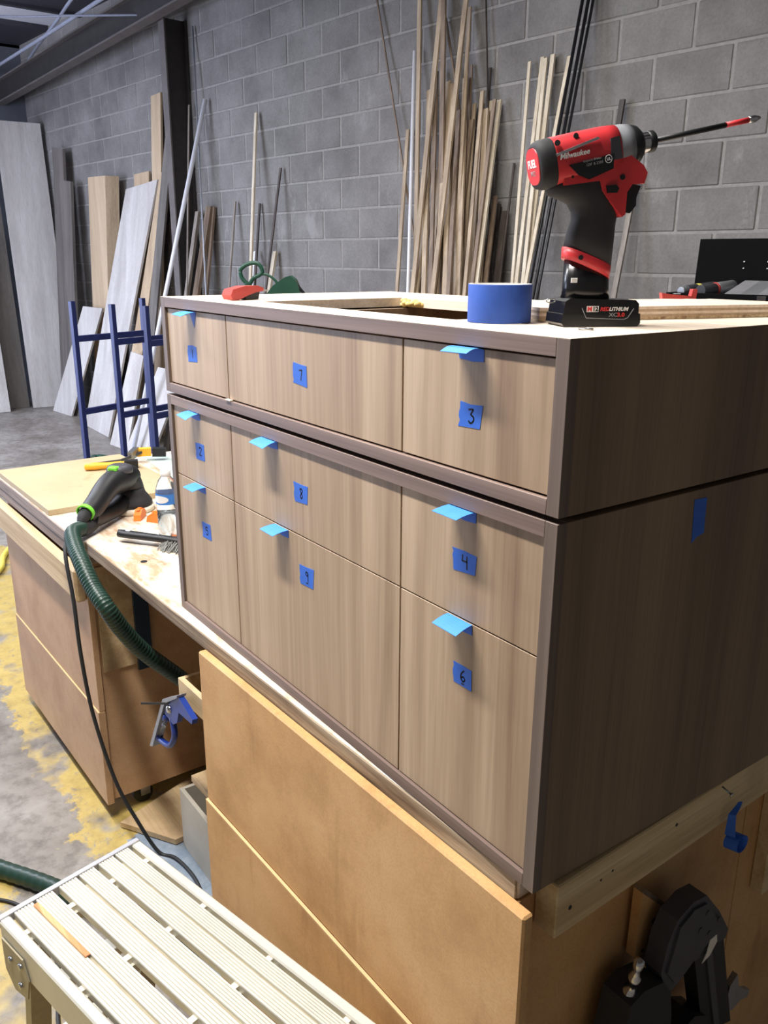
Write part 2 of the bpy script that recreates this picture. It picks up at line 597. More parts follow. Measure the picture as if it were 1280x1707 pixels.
for k, (nv, d, s_, z_) in enumerate(cells):
    jit = (random.random() - 0.5) * 0.004
    if k < 300 and not nv:
        o = bpy.data.objects.new('block', blk)
        C.objects.link(o)
        o.parent = wall
        o.location = (s_, jit, z_)
    else:
        rest.box((s_ - 0.1977, jit, z_ - 0.0961), (s_ + 0.1977, 0.09, z_ + 0.0961), 0.006)
rest.build('block_rest', 'block_grey', wall, kind='stuff')

b = MB(); b.box((-10.75, -4.2, 0), (-10.6, 2.3, 4.2))
tag(b.build('wall_left', 'dark_end_wall'), 'dark end wall behind the tall pale sheets', kind='structure')

# roof: alternating light and dark deck panels over purlins
roof = empty('ceiling', (-4, 0, 4.1))
tag(roof, 'dark shop roof deck with pale insulation strips', kind='structure')
x = -11.5
k = 0
while x < 3.2:
    wd = 0.80 if k % 2 == 0 else 1.0
    bb = MB(); bb.box((x, -4.2, 4.10 if k % 2 == 0 else 4.05), (min(x + wd, 3.2), 3.7, 4.16))
    bb.build('roof_panel', 'roof_light' if k % 2 == 0 else 'roof_dark', roof)
    if k % 2:
        bb = MB(); bb.box((x + 0.03, -4.2, 4.02), (x + 0.10, 3.5, 4.05))
        bb.build('purlin', 'roof_dark', roof)
    x += wd
    k += 1

# eave beam and column against the block wall
bd = (V((-6.208, 2.328, 3.621)) - V((-10.48, 1.903, 3.398)))
p0 = V((-10.48, 1.903, 3.398)) - bd * 0.02
p1 = p0 + bd * 1.65
o = thing('eave_beam', 'brown steel I-beam running under the roof along the block wall', 'beam', tuple(p0))
MWb = o
yv = V((-bd.y, bd.x, 0)).normalized()
bb = MB(); bb.bar(p0 + V((0, 0, 0.006)), p1 + V((0, 0, 0.006)), 0.10, 0.016); bb.build('bottom_flange', 'steel_lit', o)
bb = MB(); bb.bar(p0 + V((0, 0, 0.115)), p1 + V((0, 0, 0.115)), 0.012, 0.206); bb.build('web', 'steel_shaded', o)
bb = MB(); bb.bar(p0 + V((0, 0, 0.225)), p1 + V((0, 0, 0.225)), 0.10, 0.016); bb.build('top_flange', 'steel_lit', o)

cp = wallpt(-6.83, 0.112, 0)
o = thing('steel_column', 'dark brown steel I-column standing against the block wall', 'column', tuple(cp))
cm = Matrix.Translation(cp) @ Matrix.Rotation(TW, 4, 'Z')
bb = MB(cm); bb.box((-0.048, -0.105, 0), (0.048, -0.092, 3.62)); bb.build('front_flange', 'steel_lit', o)
bb = MB(cm); bb.box((-0.006, -0.092, 0), (0.006, 0.092, 3.62)); bb.build('web', 'steel_shaded', o)
bb = MB(cm); bb.box((-0.048, 0.092, 0), (0.048, 0.105, 3.62)); bb.build('rear_flange', 'steel_shaded', o)

cabs = [
    ('grey electrical conduit slung straight below the roof deck', [(-10.6, 1.80, 3.72), (-8.4, 1.86, 3.70), (-6.0, 1.93, 3.70), (-3, 2.0, 3.7)], 0.016),
    ('sagging grey cable hung beside the straight conduit', [(-10.6, 2.04, 3.66), (-10.27, 2.064, 3.67), (-9.17, 1.983, 3.745), (-8.02, 1.879, 3.76), (-7.3, 1.80, 3.765), (-6.2, 1.70, 3.77)], 0.014),
    ('thin brace rod crossing under the roof to the eave beam', [(-7.755, 0.9, 3.68), (-7.755, 1.34, 3.67), (-7.322, 1.858, 3.665), (-6.98, 2.28, 3.665)], 0.009),
]
for lab, pts, r in cabs:
    bb = MB(); bb.tube(catmull(pts, 6), r, 8)
    tag(bb.build('roof_cable', 'cable_grey'), lab, 'cable')

# ------------------------------------------------------------------ bench frame
TH = math.atan(0.0275)
BM = Matrix.Translation((0, 0.005, 0)) @ Matrix.Rotation(TH, 4, 'Z')
def bpt(a, b_, z):
    return BM @ V((a, b_, z))

# worktop slab that carries the cabinet
o = thing('worktop', 'worn white-painted plywood worktop under the walnut cabinet', 'worktop', tuple(bpt(-0.9, 0.45, 0.912)))
bb = MB(BM); bb.box((-1.742, 0.003, 0.913), (-0.032, 0.92, 0.9495), 0.003); bb.build('panel', 'worktop_paint', o)
bb = MB(BM); bb.box((-1.742, 0.0, 0.9145), (-0.034, 0.004, 0.948), 0.0015); bb.build('front_edge', 'slab_edge', o)
bb = MB(BM); bb.box((-0.9, 0.012, 0.925 - 0.04), (-0.06, 0.03, 0.913)); bb.build('apron', 'far_edge', o)

o = thing('far_worktop', 'thick doubled worktop of the far cart under the tan sheet', 'worktop', tuple(bpt(-2.2, 0.4, 0.875)))
bb = MB(BM); bb.box((-2.705, -0.012, 0.913), (-1.745, 0.76, 0.9495), 0.003); bb.build('panel', 'worktop_paint', o)
bb = MB(BM); bb.box((-2.705, -0.016, 0.914), (-1.745, -0.011, 0.949), 0.001); bb.build('front_edge', 'far_edge', o)
bb = MB(BM); bb.box((-2.705, -0.013, 0.876), (-1.745, 0.76, 0.911), 0.003); bb.build('lower_panel', 'far_edge', o)

# far cart
o = thing('tool_cart', 'tan fibreboard cart on casters at the far end of the bench', 'cart', tuple(bpt(-2.2, 0.4, 0)))
bb = MB(BM); bb.box((-2.69, 0.012, 0.07), (-1.76, 0.73, 0.875)); bb.build('carcass', 'mdf_cart', o)
bb = MB(BM); bb.box((-2.70, -0.038, 0.762), (-1.752, -0.004, 0.866), 0.008); bb.build('apron_board', 'pine_x', o)
bb = MB(BM); bb.box((-2.69, -0.006, 0.394), (-1.752, 0.012, 0.79), 0.001); bb.build('front_panel', 'mdf_cart', o)
bb = MB(BM); bb.box((-2.69, -0.010, 0.06), (-1.752, 0.012, 0.390), 0.001); pn = bb.build('front_panel', 'mdf_cart', o)
bb = MB(BM); bb.box((-2.69, -0.010, 0.3895), (-1.752, 0.008, 0.3925)); bb.build('panel_edge', 'mdf_lit_edge', o)
bb = MB(BM); bb.box((-1.76, 0.02, 0.52), (-1.752, 0.15, 0.86), 0.001); bb.build('corner_batten', 'pine_x', o)
def casters(o, spots):
    for a, b_ in spots:
        cc = MB(BM); cc.cyl((a - 0.012, b_, 0.032), (a + 0.012, b_, 0.032), 0.032, n=18)
        cs = cc.build('caster', 'tool_black', o)
        ff = MB(BM)
        ff.box((a - 0.022, b_ - 0.012, 0.03), (a - 0.015, b_ + 0.02, 0.068)); ff.box((a + 0.015, b_ - 0.012, 0.03), (a + 0.022, b_ + 0.02, 0.068)); ff.box((a - 0.03, b_ - 0.03, 0.064), (a + 0.03, b_ + 0.03, 0.07))
        ff.build('caster_fork', 'steel', cs)
casters(o, [(-1.80, 0.12), (-2.62, 0.12), (-1.82, 0.65), (-2.62, 0.65)])

# steel bracket hanging on the cart side
bb = MB(BM)
bb.box((-1.7515, 0.125, 0.50), (-1.742, 0.172, 0.872), 0.001)
bb.box((-1.7515, 0.125, 0.822), (-1.742, 0.30, 0.872), 0.001)
tag(bb.build('angle_bracket', 'bracket_blue'), 'dark blue steel angle bracket on the far cart side', 'bracket')

# near cart
o = thing('bench_cart', 'oiled fibreboard bench cart beneath the walnut cabinet', 'cart', tuple(bpt(-0.5, 0.45, 0)))
bb = MB(BM); bb.box((-0.957, -0.021, 0.553), (0.002, -0.002, 0.921), 0.003); fp = bb.build('front_panel', 'mdf_oiled', o, label='upper oiled fibreboard front panel with stains')
bb = MB(BM); bb.box((-0.957, -0.026, 0.06), (0.002, -0.002, 0.549), 0.001); bb.build('front_panel', 'mdf_oiled', o)
bb = MB(BM); bb.box((-0.957, -0.026, 0.5485), (0.002, -0.004, 0.5515)); bb.build('panel_edge', 'mdf_lit_edge', o)
bb = MB(BM); bb.box((-0.052, 0.0, 0.07), (-0.030, 0.588, 0.912), 0.001); bb.build('side_panel', 'mdf_oiled', o)
bb = MB(BM); bb.box((-0.052, 0.591, 0.07), (-0.030, 0.90, 0.912), 0.001); bb.build('side_panel', 'mdf_oiled', o)
bb = MB(BM); bb.box((-0.94, 0.87, 0.07), (-0.054, 0.89, 0.912)); bb.build('back_panel', 'mdf_oiled', o)
bb = MB(BM); bb.box((-0.94, 0.0, 0.07), (-0.054, 0.868, 0.09)); bb.build('bottom_panel', 'mdf_oiled', o)
for z in (0.335, 0.66):
    bb = MB(BM); bb.box((-0.93, 0.0, z), (-0.054, 0.868, z + 0.018)); bb.build('shelf', 'mdf_cart', o)
bb = MB(BM); bb.box((-0.94, 0.80, 0.09), (-0.90, 0.868, 0.912)); bb.build('corner_post', 'pine_x', o)
bb = MB(BM); bb.box((-0.945, 0.0, 0.09), (-0.92, 0.02, 0.912)); bb.build('corner_post', 'pine_x', o)
bb = MB(BM); bb.box((-0.030, 0.645, 0.60), (-0.004, 0.72, 0.815), 0.002); bb.build('batten', 'raw_pine', o, label='short pale vertical batten on the cart side')
casters(o, [(-0.10, 0.10), (-0.85, 0.10), (-0.10, 0.8), (-0.85, 0.8)])

# pine rail along the side of the bench
bb = MB(BM); bb.box((-0.0295, 0.034, 0.862), (0.009, 0.90, 0.9475), 0.002)
o = thing('pine_rail', 'raw pine rail screwed along the cart under the cabinet side', 'board', tuple(bpt(-0.01, 0.45, 0.862)))
bb.build('board', 'raw_pine', o)
for y, z, r in ((0.062, 0.90, 0.0035), (0.125, 0.912, 0.002), (0.15, 0.915, 0.002), (0.30, 0.922, 0.003)):
    hh = MB(BM); hh.cyl((0.0085, y, z), (0.0094, y, z), r, n=12); hh.build('screw_hole', 'tool_black', o)

# ------------------------------------------------------------------ walnut cabinets
W = 1.1406
FY = 0.0050      # the drawer fronts sit this far behind the face frame
def fronts(o, rows):
    cols = [(-1.119, -0.8415), (-0.8385, -0.2985), (-0.2955, -0.0205)]
    for z0, z1 in rows:
        for x0, x1 in cols:
            bb = MB(); bb.box((x0, FY, z0), (x1, 0.0215, z1), 0.0006)
            bb.build('drawer_front', 'walnut_face', o)

def carcass(o, z0, z1, rail=0.019):
    bb = MB(); bb.box((-W, 0, z0), (-W + 0.0195, 0.0155, z1), 0.0005); bb.build('stile', 'walnut_stile', o)
    bb = MB(); bb.box((-0.0195, 0, z0), (0, 0.0155, z1), 0.0005); bb.build('stile', 'walnut_stile', o)
    bb = MB(); bb.box((-W, 0.0155, z0), (-W + 0.0195, 0.6, z1), 0.0005); bb.build('side_panel', 'walnut_side', o)
    bb = MB(); bb.box((-0.0195, 0.0155, z0), (0, 0.6, z1), 0.0005); bb.build('side_panel', 'walnut_side', o)
    bb = MB(); bb.box((-W + 0.0195, 0, z0), (-0.0195, 0.014, z0 + rail), 0.0005); bb.build('bottom_rail', 'walnut_rail', o)
    bb = MB(); bb.box((-W + 0.0195, 0, z1 - rail - 0.001), (-0.0195, 0.014, z1), 0.0005); bb.build('top_rail', 'walnut_rail', o)
    bb = MB(); bb.box((-W + 0.0195, 0.022, z0), (-0.0195, 0.585, z0 + 0.018)); bb.build('bottom_panel', 'walnut_side', o)
    bb = MB(); bb.box((-W + 0.0195, 0.585, z0), (-0.0195, 0.599, z1 - 0.019)); bb.build('back_panel', 'walnut_side', o)
    for x in (-0.834, -0.292):
        bb = MB(); bb.box((x - 0.009, 0.022, z0 + 0.018), (x + 0.009, 0.585, z1 - 0.02)); bb.build('divider', 'walnut_side', o)

o = thing('cabinet', 'taller walnut drawer cabinet with six fronts standing on the worktop', 'cabinet', (-W / 2, 0.3, 0.95))
lowcab = o
carcass(o, 0.950, 1.450)
fronts(o, [(1.2775, 1.4295), (0.9705, 1.2755)])
bb = MB(); bb.box((-W + 0.02, 0.0145, 1.432), (-0.02, 0.584, 1.4495)); bb.build('top_panel', 'walnut_side', o)
bb = MB(); bb.box((-W + 0.03, 0.04, 1.4502), (-0.03, 0.57, 1.4565)); bb.build('spacer', 'tool_black', o)

o = thing('cabinet', 'shallow walnut cabinet with three fronts stacked on the taller cabinet', 'cabinet', (-W / 2, 0.3, 1.457))
carcass(o, 1.457, 1.654)
fronts(o, [(1.4785, 1.6315)])
t0, t1 = 1.6355, 1.6542
for nm, lo, hi in (('front_strip', (-W + 0.0195, 0.0142, t0), (-0.0195, 0.086, t1)), ('top_panel', (-W + 0.0195, 0.086, t0), (-0.862, 0.585, t1)),
                   ('top_panel', (-0.285, 0.086, t0), (-0.0195, 0.585, t1)), ('back_strip', (-0.862, 0.425, t0), (-0.285, 0.585, t1))):
    bb = MB(); bb.box(lo, hi, 0.0005); bb.build(nm, 'pale_ply', o)
bb = MB(); bb.box((-W, 0.0, 1.65405), (-0.0, 0.0142, 1.6546)); bb.build('top_edge', 'pale_ply', o)
bb = MB(); bb.box((-W, 0.0142, 1.65405), (-W + 0.0195, 0.6, 1.6546)); bb.build('top_edge', 'pale_ply', o)
bb = MB(); bb.box((-0.0195, 0.0142, 1.65405), (-0.0, 0.6, 1.6546)); bb.build('top_edge', 'pale_ply', o)
bb = MB(); bb.box((-W + 0.0195, 0.585, 1.6355), (-0.0195, 0.6, 1.6542)); bb.build('back_edge', 'pale_ply', o)

# glue squeeze-out at the back corner of the opening
bb = MB()
for k in range(14):
    p = V((-0.845 + 0.055 * (k / 13) + random.uniform(-.004, .004), 0.418 + random.uniform(-.006, .006), 1.640 + random.uniform(0, .010)))
    bb.lathe([(0.0005, -0.006), (0.007, -0.003), (0.008, 0.002), (0.0005, 0.006)], 8, Matrix.Translation(p))
tag(bb.build('foam_bead', 'glue_yellow'), 'rough yellow bead of glue at the corner of the top opening', 'glue')

# wooden shim poking from the joint under the left divider
bb = MB(); bb.box((-0.842, -0.003, 1.4762), (-0.822, 0.0045, 1.4788), 0.0006)
tag(bb.build('shim', 'pale_ply'), 'tiny pale wood shim poking out below the left drawer joint', 'shim')

# ------------------------------------------------------------------ tape squares with numbers, tape pull tabs
DIG = {
    '1': [[(0, .5), (0, -.5)]],
    '2': [[(-.3, .3), (-.1, .5), (.2, .45), (.28, .2), (-.3, -.5), (.35, -.45)]],
    '3': [[(-.3, .45), (.2, .5), (-.05, .12), (.25, -.05), (.25, -.35), (-.05, -.55), (-.28, -.4)]],
    '4': [[(-.3, .5), (-.32, .0), (.25, .02)], [(.2, .45), (.25, -.6)]],
    '5': [[(.3, .5), (-.25, .5), (-.28, .1), (.15, .1), (.28, -.2), (.1, -.5), (-.28, -.42)]],
    '6': [[(.12, .55), (-.2, .2), (-.25, -.2), (0, -.45), (.25, -.25), (.05, -.02), (-.2, -.15)], [(-.15, -.68), (.15, -.66)]],
    '7': [[(-.25, .45), (.28, .5), (.05, -.5)]],
    '8': [[(.2, .4), (-.05, .52), (-.22, .35), (.2, -.2), (.05, -.5), (-.2, -.3), (.2, .2), (.2, .4)]],
    '9': [[(.2, .45), (-.15, .5), (-.22, .2), (.1, .1), (.2, .4), (.2, -.5)], [(-.15, -.72), (.2, -.7)]],
}
TAGS = [('1', -0.995, 1.548, .044, .032, 'top left'), ('7', -0.566, 1.553, .044, .033, 'top middle'), ('3', -0.152, 1.549, .041, .027, 'top right'),
        ('2', -0.985, 1.349, .042, .034, 'second row left'), ('8', -0.573, 1.353, .044, .033, 'second row middle'), ('4', -0.154, 1.358, .045, .030, 'second row right'),
        ('5', -0.975, 1.178, .042, .034, 'bottom left'), ('9', -0.560, 1.207, .046, .034, 'bottom middle'), ('6', -0.150, 1.194, .036, .032, 'bottom right')]
for dg, x, z, tw, hh, where in TAGS:
    x -= 0.006
    o = thing('tape_label', 'square of blue tape numbered %s on the %s drawer front' % (dg, where), 'tape', (x, FY - 0.0003, z - hh / 2), 'numbered tape squares on the drawers')
    q = [random.uniform(-.0025, .0025) for _ in range(8)]
    L = [(x - tw / 2 + q[0], z - hh / 2 + q[1]), (x + tw / 2 + q[2], z - hh / 2 + q[3]), (x + tw / 2 + q[4], z + hh / 2 + q[5])]
    L += [(x, z + hh / 2 + q[6] * .4), (x - tw / 2 + q[6], z + hh / 2 + q[7])]
    for k in range(1, 5):
        L.append((x - tw / 2 + random.uniform(-.0015, .0015), z + hh / 2 - hh * k / 5))
    bb = MB(); bb.prism(L, FY, FY - 0.0005, lambda a, b_, t_: (a, t_, b_)); bb.build('tape', 'tape_blue', o)
    bb = MB()
    for st in DIG[dg]:
        pts = catmull([(x + .002 + a * .0165, FY - .0007, z + b_ * .0165) for a, b_ in st], 4) if len(st) > 2 and dg not in '47' else [V((x + .002 + a * .0165, FY - .0007, z + b_ * .0165)) for a, b_ in st]
        for p, q2 in zip(pts, pts[1:]):
            d = (q2 - p)
            if d.length < 1e-6:
                continue
            d.normalize()
            nn = V((-d.z, 0, d.x)) * 0.00115
            e = d * 0.0004
            bb.hexa([p - e - nn, p - e + nn, q2 + e + nn, q2 + e - nn, p - e - nn + V((0, .0004, 0)), p - e + nn + V((0, .0004, 0)), q2 + e + nn + V((0, .0004, 0)), q2 + e - nn + V((0, .0004, 0))])
    bb.build('digit', 'ink', o)

TABS = [(-0.99, 1.6305, 0.046, 'top left', .4), (-0.157, 1.6305, 0.048, 'top right', -.25),
        (-1.0, 1.4285, 0.046, 'second row left', .9), (-0.677, 1.4285, 0.052, 'second row middle', .6), (-0.160, 1.4285, 0.048, 'second row right', .15),
        (-0.995, 1.2745, 0.050, 'bottom left', .0), (-0.645, 1.2745, 0.048, 'bottom middle', .25), (-0.160, 1.2745, 0.049, 'bottom right', .3)]
for k, (x, z, tw, where, droop) in enumerate(TABS):
    x -= 0.004
    o = thing('tape_tab', 'folded blue tape pull tab sticking out of the %s drawer' % where, 'tape', (x, 0, z - .02), 'blue tape pull tabs on the drawers')
    bb = MB()
    h = 0.014 if k not in (0,) else 0.02
    bb.prism([(x - tw / 2, z), (x + tw / 2, z), (x + tw / 2, z - h), (x + tw * .1, z - h * 1.1), (x - tw * .42, z - h * .95)] if k else [(x - tw * .2, z), (x + tw / 2, z), (x + tw * .25, z - .03)], FY, FY - 0.0006, lambda a, b_, t_: (a, t_, b_))
    bb.build('stuck_end', 'tape_blue', o)
    bb = MB()
    n = 6
    top, bot = [], []
    for i in range(n + 1):
        s_ = i / n
        y = FY - 0.0005 - 0.0305 * s_
        dz = -0.0045 * s_ * s_ * (1 + droop) + (0.003 * math.sin(s_ * 3) if k == 1 else 0)
        for side in (-1, 1):
            sk = 0.003 * s_ * (1 if k % 2 else -1)
            top.append((x + side * tw / 2 + sk, y, z + dz + 0.0006 - side * 0.0012 * s_ * droop * 2))
    vs = top + [(a, b_, c_ - 0.0005) for a, b_, c_ in top]
    m_ = len(top)
    fs = []
    for i in range(n):
        a = 2 * i
        fs += [(a, a + 1, a + 3, a + 2), (m_ + a, m_ + a + 2, m_ + a + 3, m_ + a + 1), (a, a + 2, m_ + a + 2, m_ + a), (a + 1, m_ + a + 1, m_ + a + 3, a + 3)]
    fs += [(0, m_, m_ + 1, 1), (m_ - 2, m_ - 1, 2 * m_ - 1, 2 * m_ - 2)]
    bb.add(vs, fs)
    bb.build('flag', 'tape_lit', o)

# strip of tape on the cabinet side
bb = MB()
bb.prism([(.254, 1.438), (.281, 1.437), (.283, 1.388), (.268, 1.385), (.258, 1.378)], 0.0002, 0.0007, lambda a, b_, t_: (t_, a, b_))
tag(bb.build('tape_strip', 'tape_blue'), 'short vertical strip of blue tape on the dark cabinet side', 'tape')

# ------------------------------------------------------------------ things on the cabinet top
TOP = 1.6547
# roll of blue tape
o = thing('tape_roll', 'roll of blue painters tape standing on the cabinet top', 'tape roll', (-0.222, 0.106, TOP))
tm = Matrix.Translation((-0.222, 0.106, TOP))
bb = MB(); bb.lathe([(0.0412, 0.0), (0.0416, 0.001), (0.0416, 0.047), (0.0412, 0.048), (0.0388, 0.048), (0.0388, 0.0)], 64, tm, closed=True); bb.build('tape', 'tape_roll_blue', o)
bb = MB(); bb.lathe([(0.0387, 0.0005), (0.0387, 0.0478), (0.0365, 0.0478), (0.0365, 0.0005)], 64, tm, closed=True); bb.build('core', 'card_white', o)
bb = MB(); bb.lathe([(0.0411, 0.0481), (0.0411, 0.0484), (0.0372, 0.0484), (0.0372, 0.0481)], 64, tm, closed=True); bb.build('roll_edge', 'card_white', o)

# plywood offcut on the top
o = thing('plywood_offcut', 'pale plywood offcut with a ragged far edge behind the drill', 'board', (-0.2, 0.35, TOP))
A, B_ = V((-0.192, 0.150)), V((-0.062, 0.585))
far = [(-0.145, 0.598)]
q0, q1 = V((-0.235, 0.594)), V((-0.352, 0.335))
for k in range(22):
    p = q0.lerp(q1, k / 21)
    nrm = V((-0.9, 0.4))
    r = random.uniform(-.006, .006) + (0.006 if k % 3 == 0 else 0)
    far.append((p.x + nrm.x * r, p.y + nrm.y * r))
poly = [tuple(A), tuple(B_)] + far + [(-0.30, 0.20)]
for i, (z0, z1, mt) in enumerate(((0, .0035, 'ply_edge'), (.0035, .007, 'board_tan'), (.007, .0105, 'pale_ply'), (.0105, .014, 'board_tan'), (.014, .0178, 'pale_ply'))):
    bb = MB(); bb.prism(poly, TOP + z0, TOP + z1, lambda a, b_, t_: (a, b_, t_)); bb.build('ply', mt, o)

# ring washer
bb = MB(); bb.lathe([(0.0055, 0.0002), (0.009, 0.0002), (0.009, 0.0016), (0.0055, 0.0016)], 24, Matrix.Translation((-0.072, 0.105, TOP)), closed=True)
tag(bb.build('washer', 'steel'), 'small steel washer lying in front of the drill battery', 'washer')

# impact driver
DM = frame((-0.11774, 0.16563, TOP), (0.43311, 0.90134, 0), (-0.90134, 0.43311, 0), (0, 0, 1))
o = thing('impact_driver', 'red and black cordless impact driver standing on its battery', 'drill', (-0.11774, 0.16563, TOP))
MW[o.name] = Matrix.Translation((-0.11774, 0.16563, TOP))
bb = MB(DM)
bb.prism([(-.046, 0), (.050, 0), (.0535, .004), (.0525, .015), (.0515, .0155), (-.0478, .0155), (-.0485, .015), (-.0495, .004)], -.0275, .0275)
bb.prism([(-.0472, .0155), (.0508, .0155), (.0505, .027), (.046, .0315), (-.040, .0335), (-.0455, .030)], -.0262, .0262)
bat = bb.build('battery', 'gloss_black', o)
bb = MB(DM); bb.loft([(.030, -.041, .020, .021, 0), (.045, -.0395, .018, .0200, 0), (.078, -.0385, .0165, .0190, -.2)]); bb.build('battery_stem', 'gloss_black', o)
bb = MB(DM); bb.loft([(.068, -.0425, .0175, .0212, -.42), (.0825, -.0425, .0188, .0216, -.38)], 28); bb.build('red_band', 'tool_red', o)
bb = MB(DM); bb.cyl((-.028, -.0205, .0815), (-.028, -.0222, .0815), .003, n=12); bb.build('screw', 'tool_black', o)
bb = MB(DM); bb.loft([(.0795, -.0415, .0185, .0210, -.38), (.103, -.0385, .0195, .0205, -.2), (.122, -.0335, .0200, .0198, -.1), (.134, -.0340, .0215, .0205, 0), (.143, -.0400, .024, .0215, 0),
                     (.150, -.0520, .024, .0225, .05), (.158, -.0660, .022, .0235, .12), (.168, -.0700, .010, .0230, .2), (.178, -.068, .000, .0200, .2)], 28)
bb.build('grip', 'tool_rubber', o)
RED = [(-.058, .190), (-.0555, .162), (-.0115, .168), (-.008, .157), (.0195, .128), (.0235, .131), (.0235, .156), (.030, .1655), (.0445, .166), (.0475, .178), (.042, .186), (.020, .200)]
bb = MB(DM); bb.prism(RED, -.0238, .0238); bb.build('red_housing', 'tool_red', o)
bb = MB(DM); bb.prism([(.0200, .157), (.033, .1660), (.0450, .164), (.0405, .151), (.0410, .142), (.0340, .133), (.0200, .134)], -.0140, .0140); bb.build('trigger', 'tool_black', o)
bb = MB(DM); bb.prism([(-.004, .1625), (.008, .1640), (.012, .160), (.010, .155), (-.002, .1545)], -.0262, .0262); bb.build('direction_switch', 'tool_black', o)
# head, turned about an axis tipped up towards the bit
ax = V((.977, 0, .2135)).normalized()
HM = DM @ frame((-.0861, 0, .1835), V((0, 1, 0)).cross(ax), (0, 1, 0), ax)
bb = MB(); bb.lathe([(.0215, 0.0), (.0255, .002), (.0278, .008), (.0283, .018), (.0275, .022)], 36, HM, ex=2.7); bb.build('rear_cap', 'tool_rubber', o)
bb = MB(); bb.lathe([(.0205, -.0012), (.0205, .003)], 36, HM, ex=2.5); rc = bb.build('cap_plate', 'tool_red', o)
bb = MB(); bb.lathe([(.0268, .014), (.0282, .020), (.0285, .050), (.0282, .085), (.0270, .100)], 36, HM, ex=2.7); bb.build('motor_housing', 'tool_red', o)
bb = MB(); bb.lathe([(.0262, .097), (.0268, .100), (.0264, .110), (.0250, .119)], 36, HM); bb.build('gear_ring', 'tool_grey', o)
bb = MB(); bb.lathe([(.0245, .117), (.0235, .123), (.0215, .129), (.0165, .134), (.012, .1345)], 36, HM); bb.build('nose_boot', 'tool_black', o)
bb = MB(); bb.lathe([(.0110, .133), (.0117, .134), (.0117, .144), (.0110, .145)], 28, HM); bb.build('collar', 'chrome', o)
bb = MB(); bb.lathe([(.0118, .1445), (.0124, .146), (.0124, .151), (.0105, .153)], 28, HM); bb.build('chuck_sleeve', 'tool_black', o)
bb = MB(); bb.lathe([(.0032, .150), (.0032, .247)], 6, HM); bit = bb.build('bit_shaft', 'tool_black', o)
bb = MB(); bb.lathe([(.0032, .247), (.0032, .277)], 12, HM); bb.build('bit_sleeve', 'bit_red', bit)
bb = MB(); bb.lathe([(.0032, .277), (.0042, .280), (.0040, .286), (.0018, .292)], 8, HM); bb.build('bit_tip', 'chrome', bit)
# plates, vents and lettering on the camera side of the head (local -y)
def side(u0, w0, dy=-.0288):
    """frame on the left flank of the head: x along the axis, y across it, facing the camera"""
    return HM @ frame((w0 * -1, dy, u0), (0, 0, 1), (-1, 0, 0))
bb = MB(); m_ = side(.030, -.004)
bb.prism([(.002, .001), (.058, .003), (.055, -.013), (.024, -.019), (.012, -.012)], -.001, .001, lambda a, b_, t_: m_ @ V((a, b_ - .004, t_)))
pl = bb.build('spec_plate', 'gloss_black', o)
bb = MB(); m2 = side(.020, .006)
bb.prism([(-.002, .002), (.050, .0105), (.053, .008), (-.001, -.001)], -.001, .0012, lambda a, b_, t_: m2 @ V((a, b_, t_)))
bb.build('worn_stripe', 'text_grey', o)
text('lettering', 'Milwaukee', .0085, side(.0215, .0008, -.0301), 'text_white', o, shear=.25, bold=.0002)
text('lettering', 'impact driver', .0042, side(.049, -.0075, -.0302), 'text_grey', o)
text('lettering', '12V  0-3300', .0042, side(.052, -.0125, -.0302), 'text_grey', o)
bb = MB()
m3 = side(.080, -.0095, -.0302)
ring = [m3 @ V((math.cos(i * math.pi / 10) * .0042, math.sin(i * math.pi / 10) * .0042, 0)) for i in range(21)]
bb.tube(ring, .0004, 5); bb.build('ring_mark', 'text_white', o)
text('lettering', 'UL', .0045, side(.0775, -.011, -.0302), 'text_white', o, bold=.0002)
fm = HM @ frame((0, 0, -.0014), (0, -1, 0), (-1, 0, 0))
text('lettering', 'FUEL', .0125, fm @ Matrix.Translation((-.0145, -.001, 0)), 'text_white', o, bold=.0003)
text('lettering', 'M12', .0085, fm @ Matrix.Translation((-.0085, -.0105, 0)), 'text_grey', o)
for u0, w0, r in ((.022, .019, .0034), (.047, .0225, .003)):
    p_ = HM @ V((-w0, -(.0268 if w0 < .02 else .0215), u0)); q_ = HM @ V((-w0 * 1.03, -(.0285 if w0 < .02 else .024), u0))
    bb = MB(); bb.cyl(p_, q_, r, n=12); bb.build('vent_hole', 'tool_black', o)
for u0, z0, du, dz in ((-.032, .176, .004, .0012), (-.020, .1785, .005, .0018)):
    bb = MB(DM); bb.box((u0 - du, -.0262, z0 - dz), (u0 + du, -.0236, z0 + dz), .0006); bb.build('vent_slot', 'tool_black', o)
bb = MB(DM); bb.cyl((.016, -.0236, .1725), (.016, -.0246, .1725), .0033, n=12); bb.build('screw', 'tool_black', o)
bb = MB(DM); bb.cyl((-.046, -.0236, .1715), (-.046, -.0246, .1715), .0016, n=10); bb.build('screw', 'tool_black', o)
bb = MB(); m4 = side(.086, 0.0, -.0268)
bb.prism([(0, .012), (.011, .013), (.012, -.012), (-.002, -.012)], -.001, .0022, lambda a, b_, t_: m4 @ V((a, b_, t_))); bb.build('side_bumper', 'dark_grey', o)
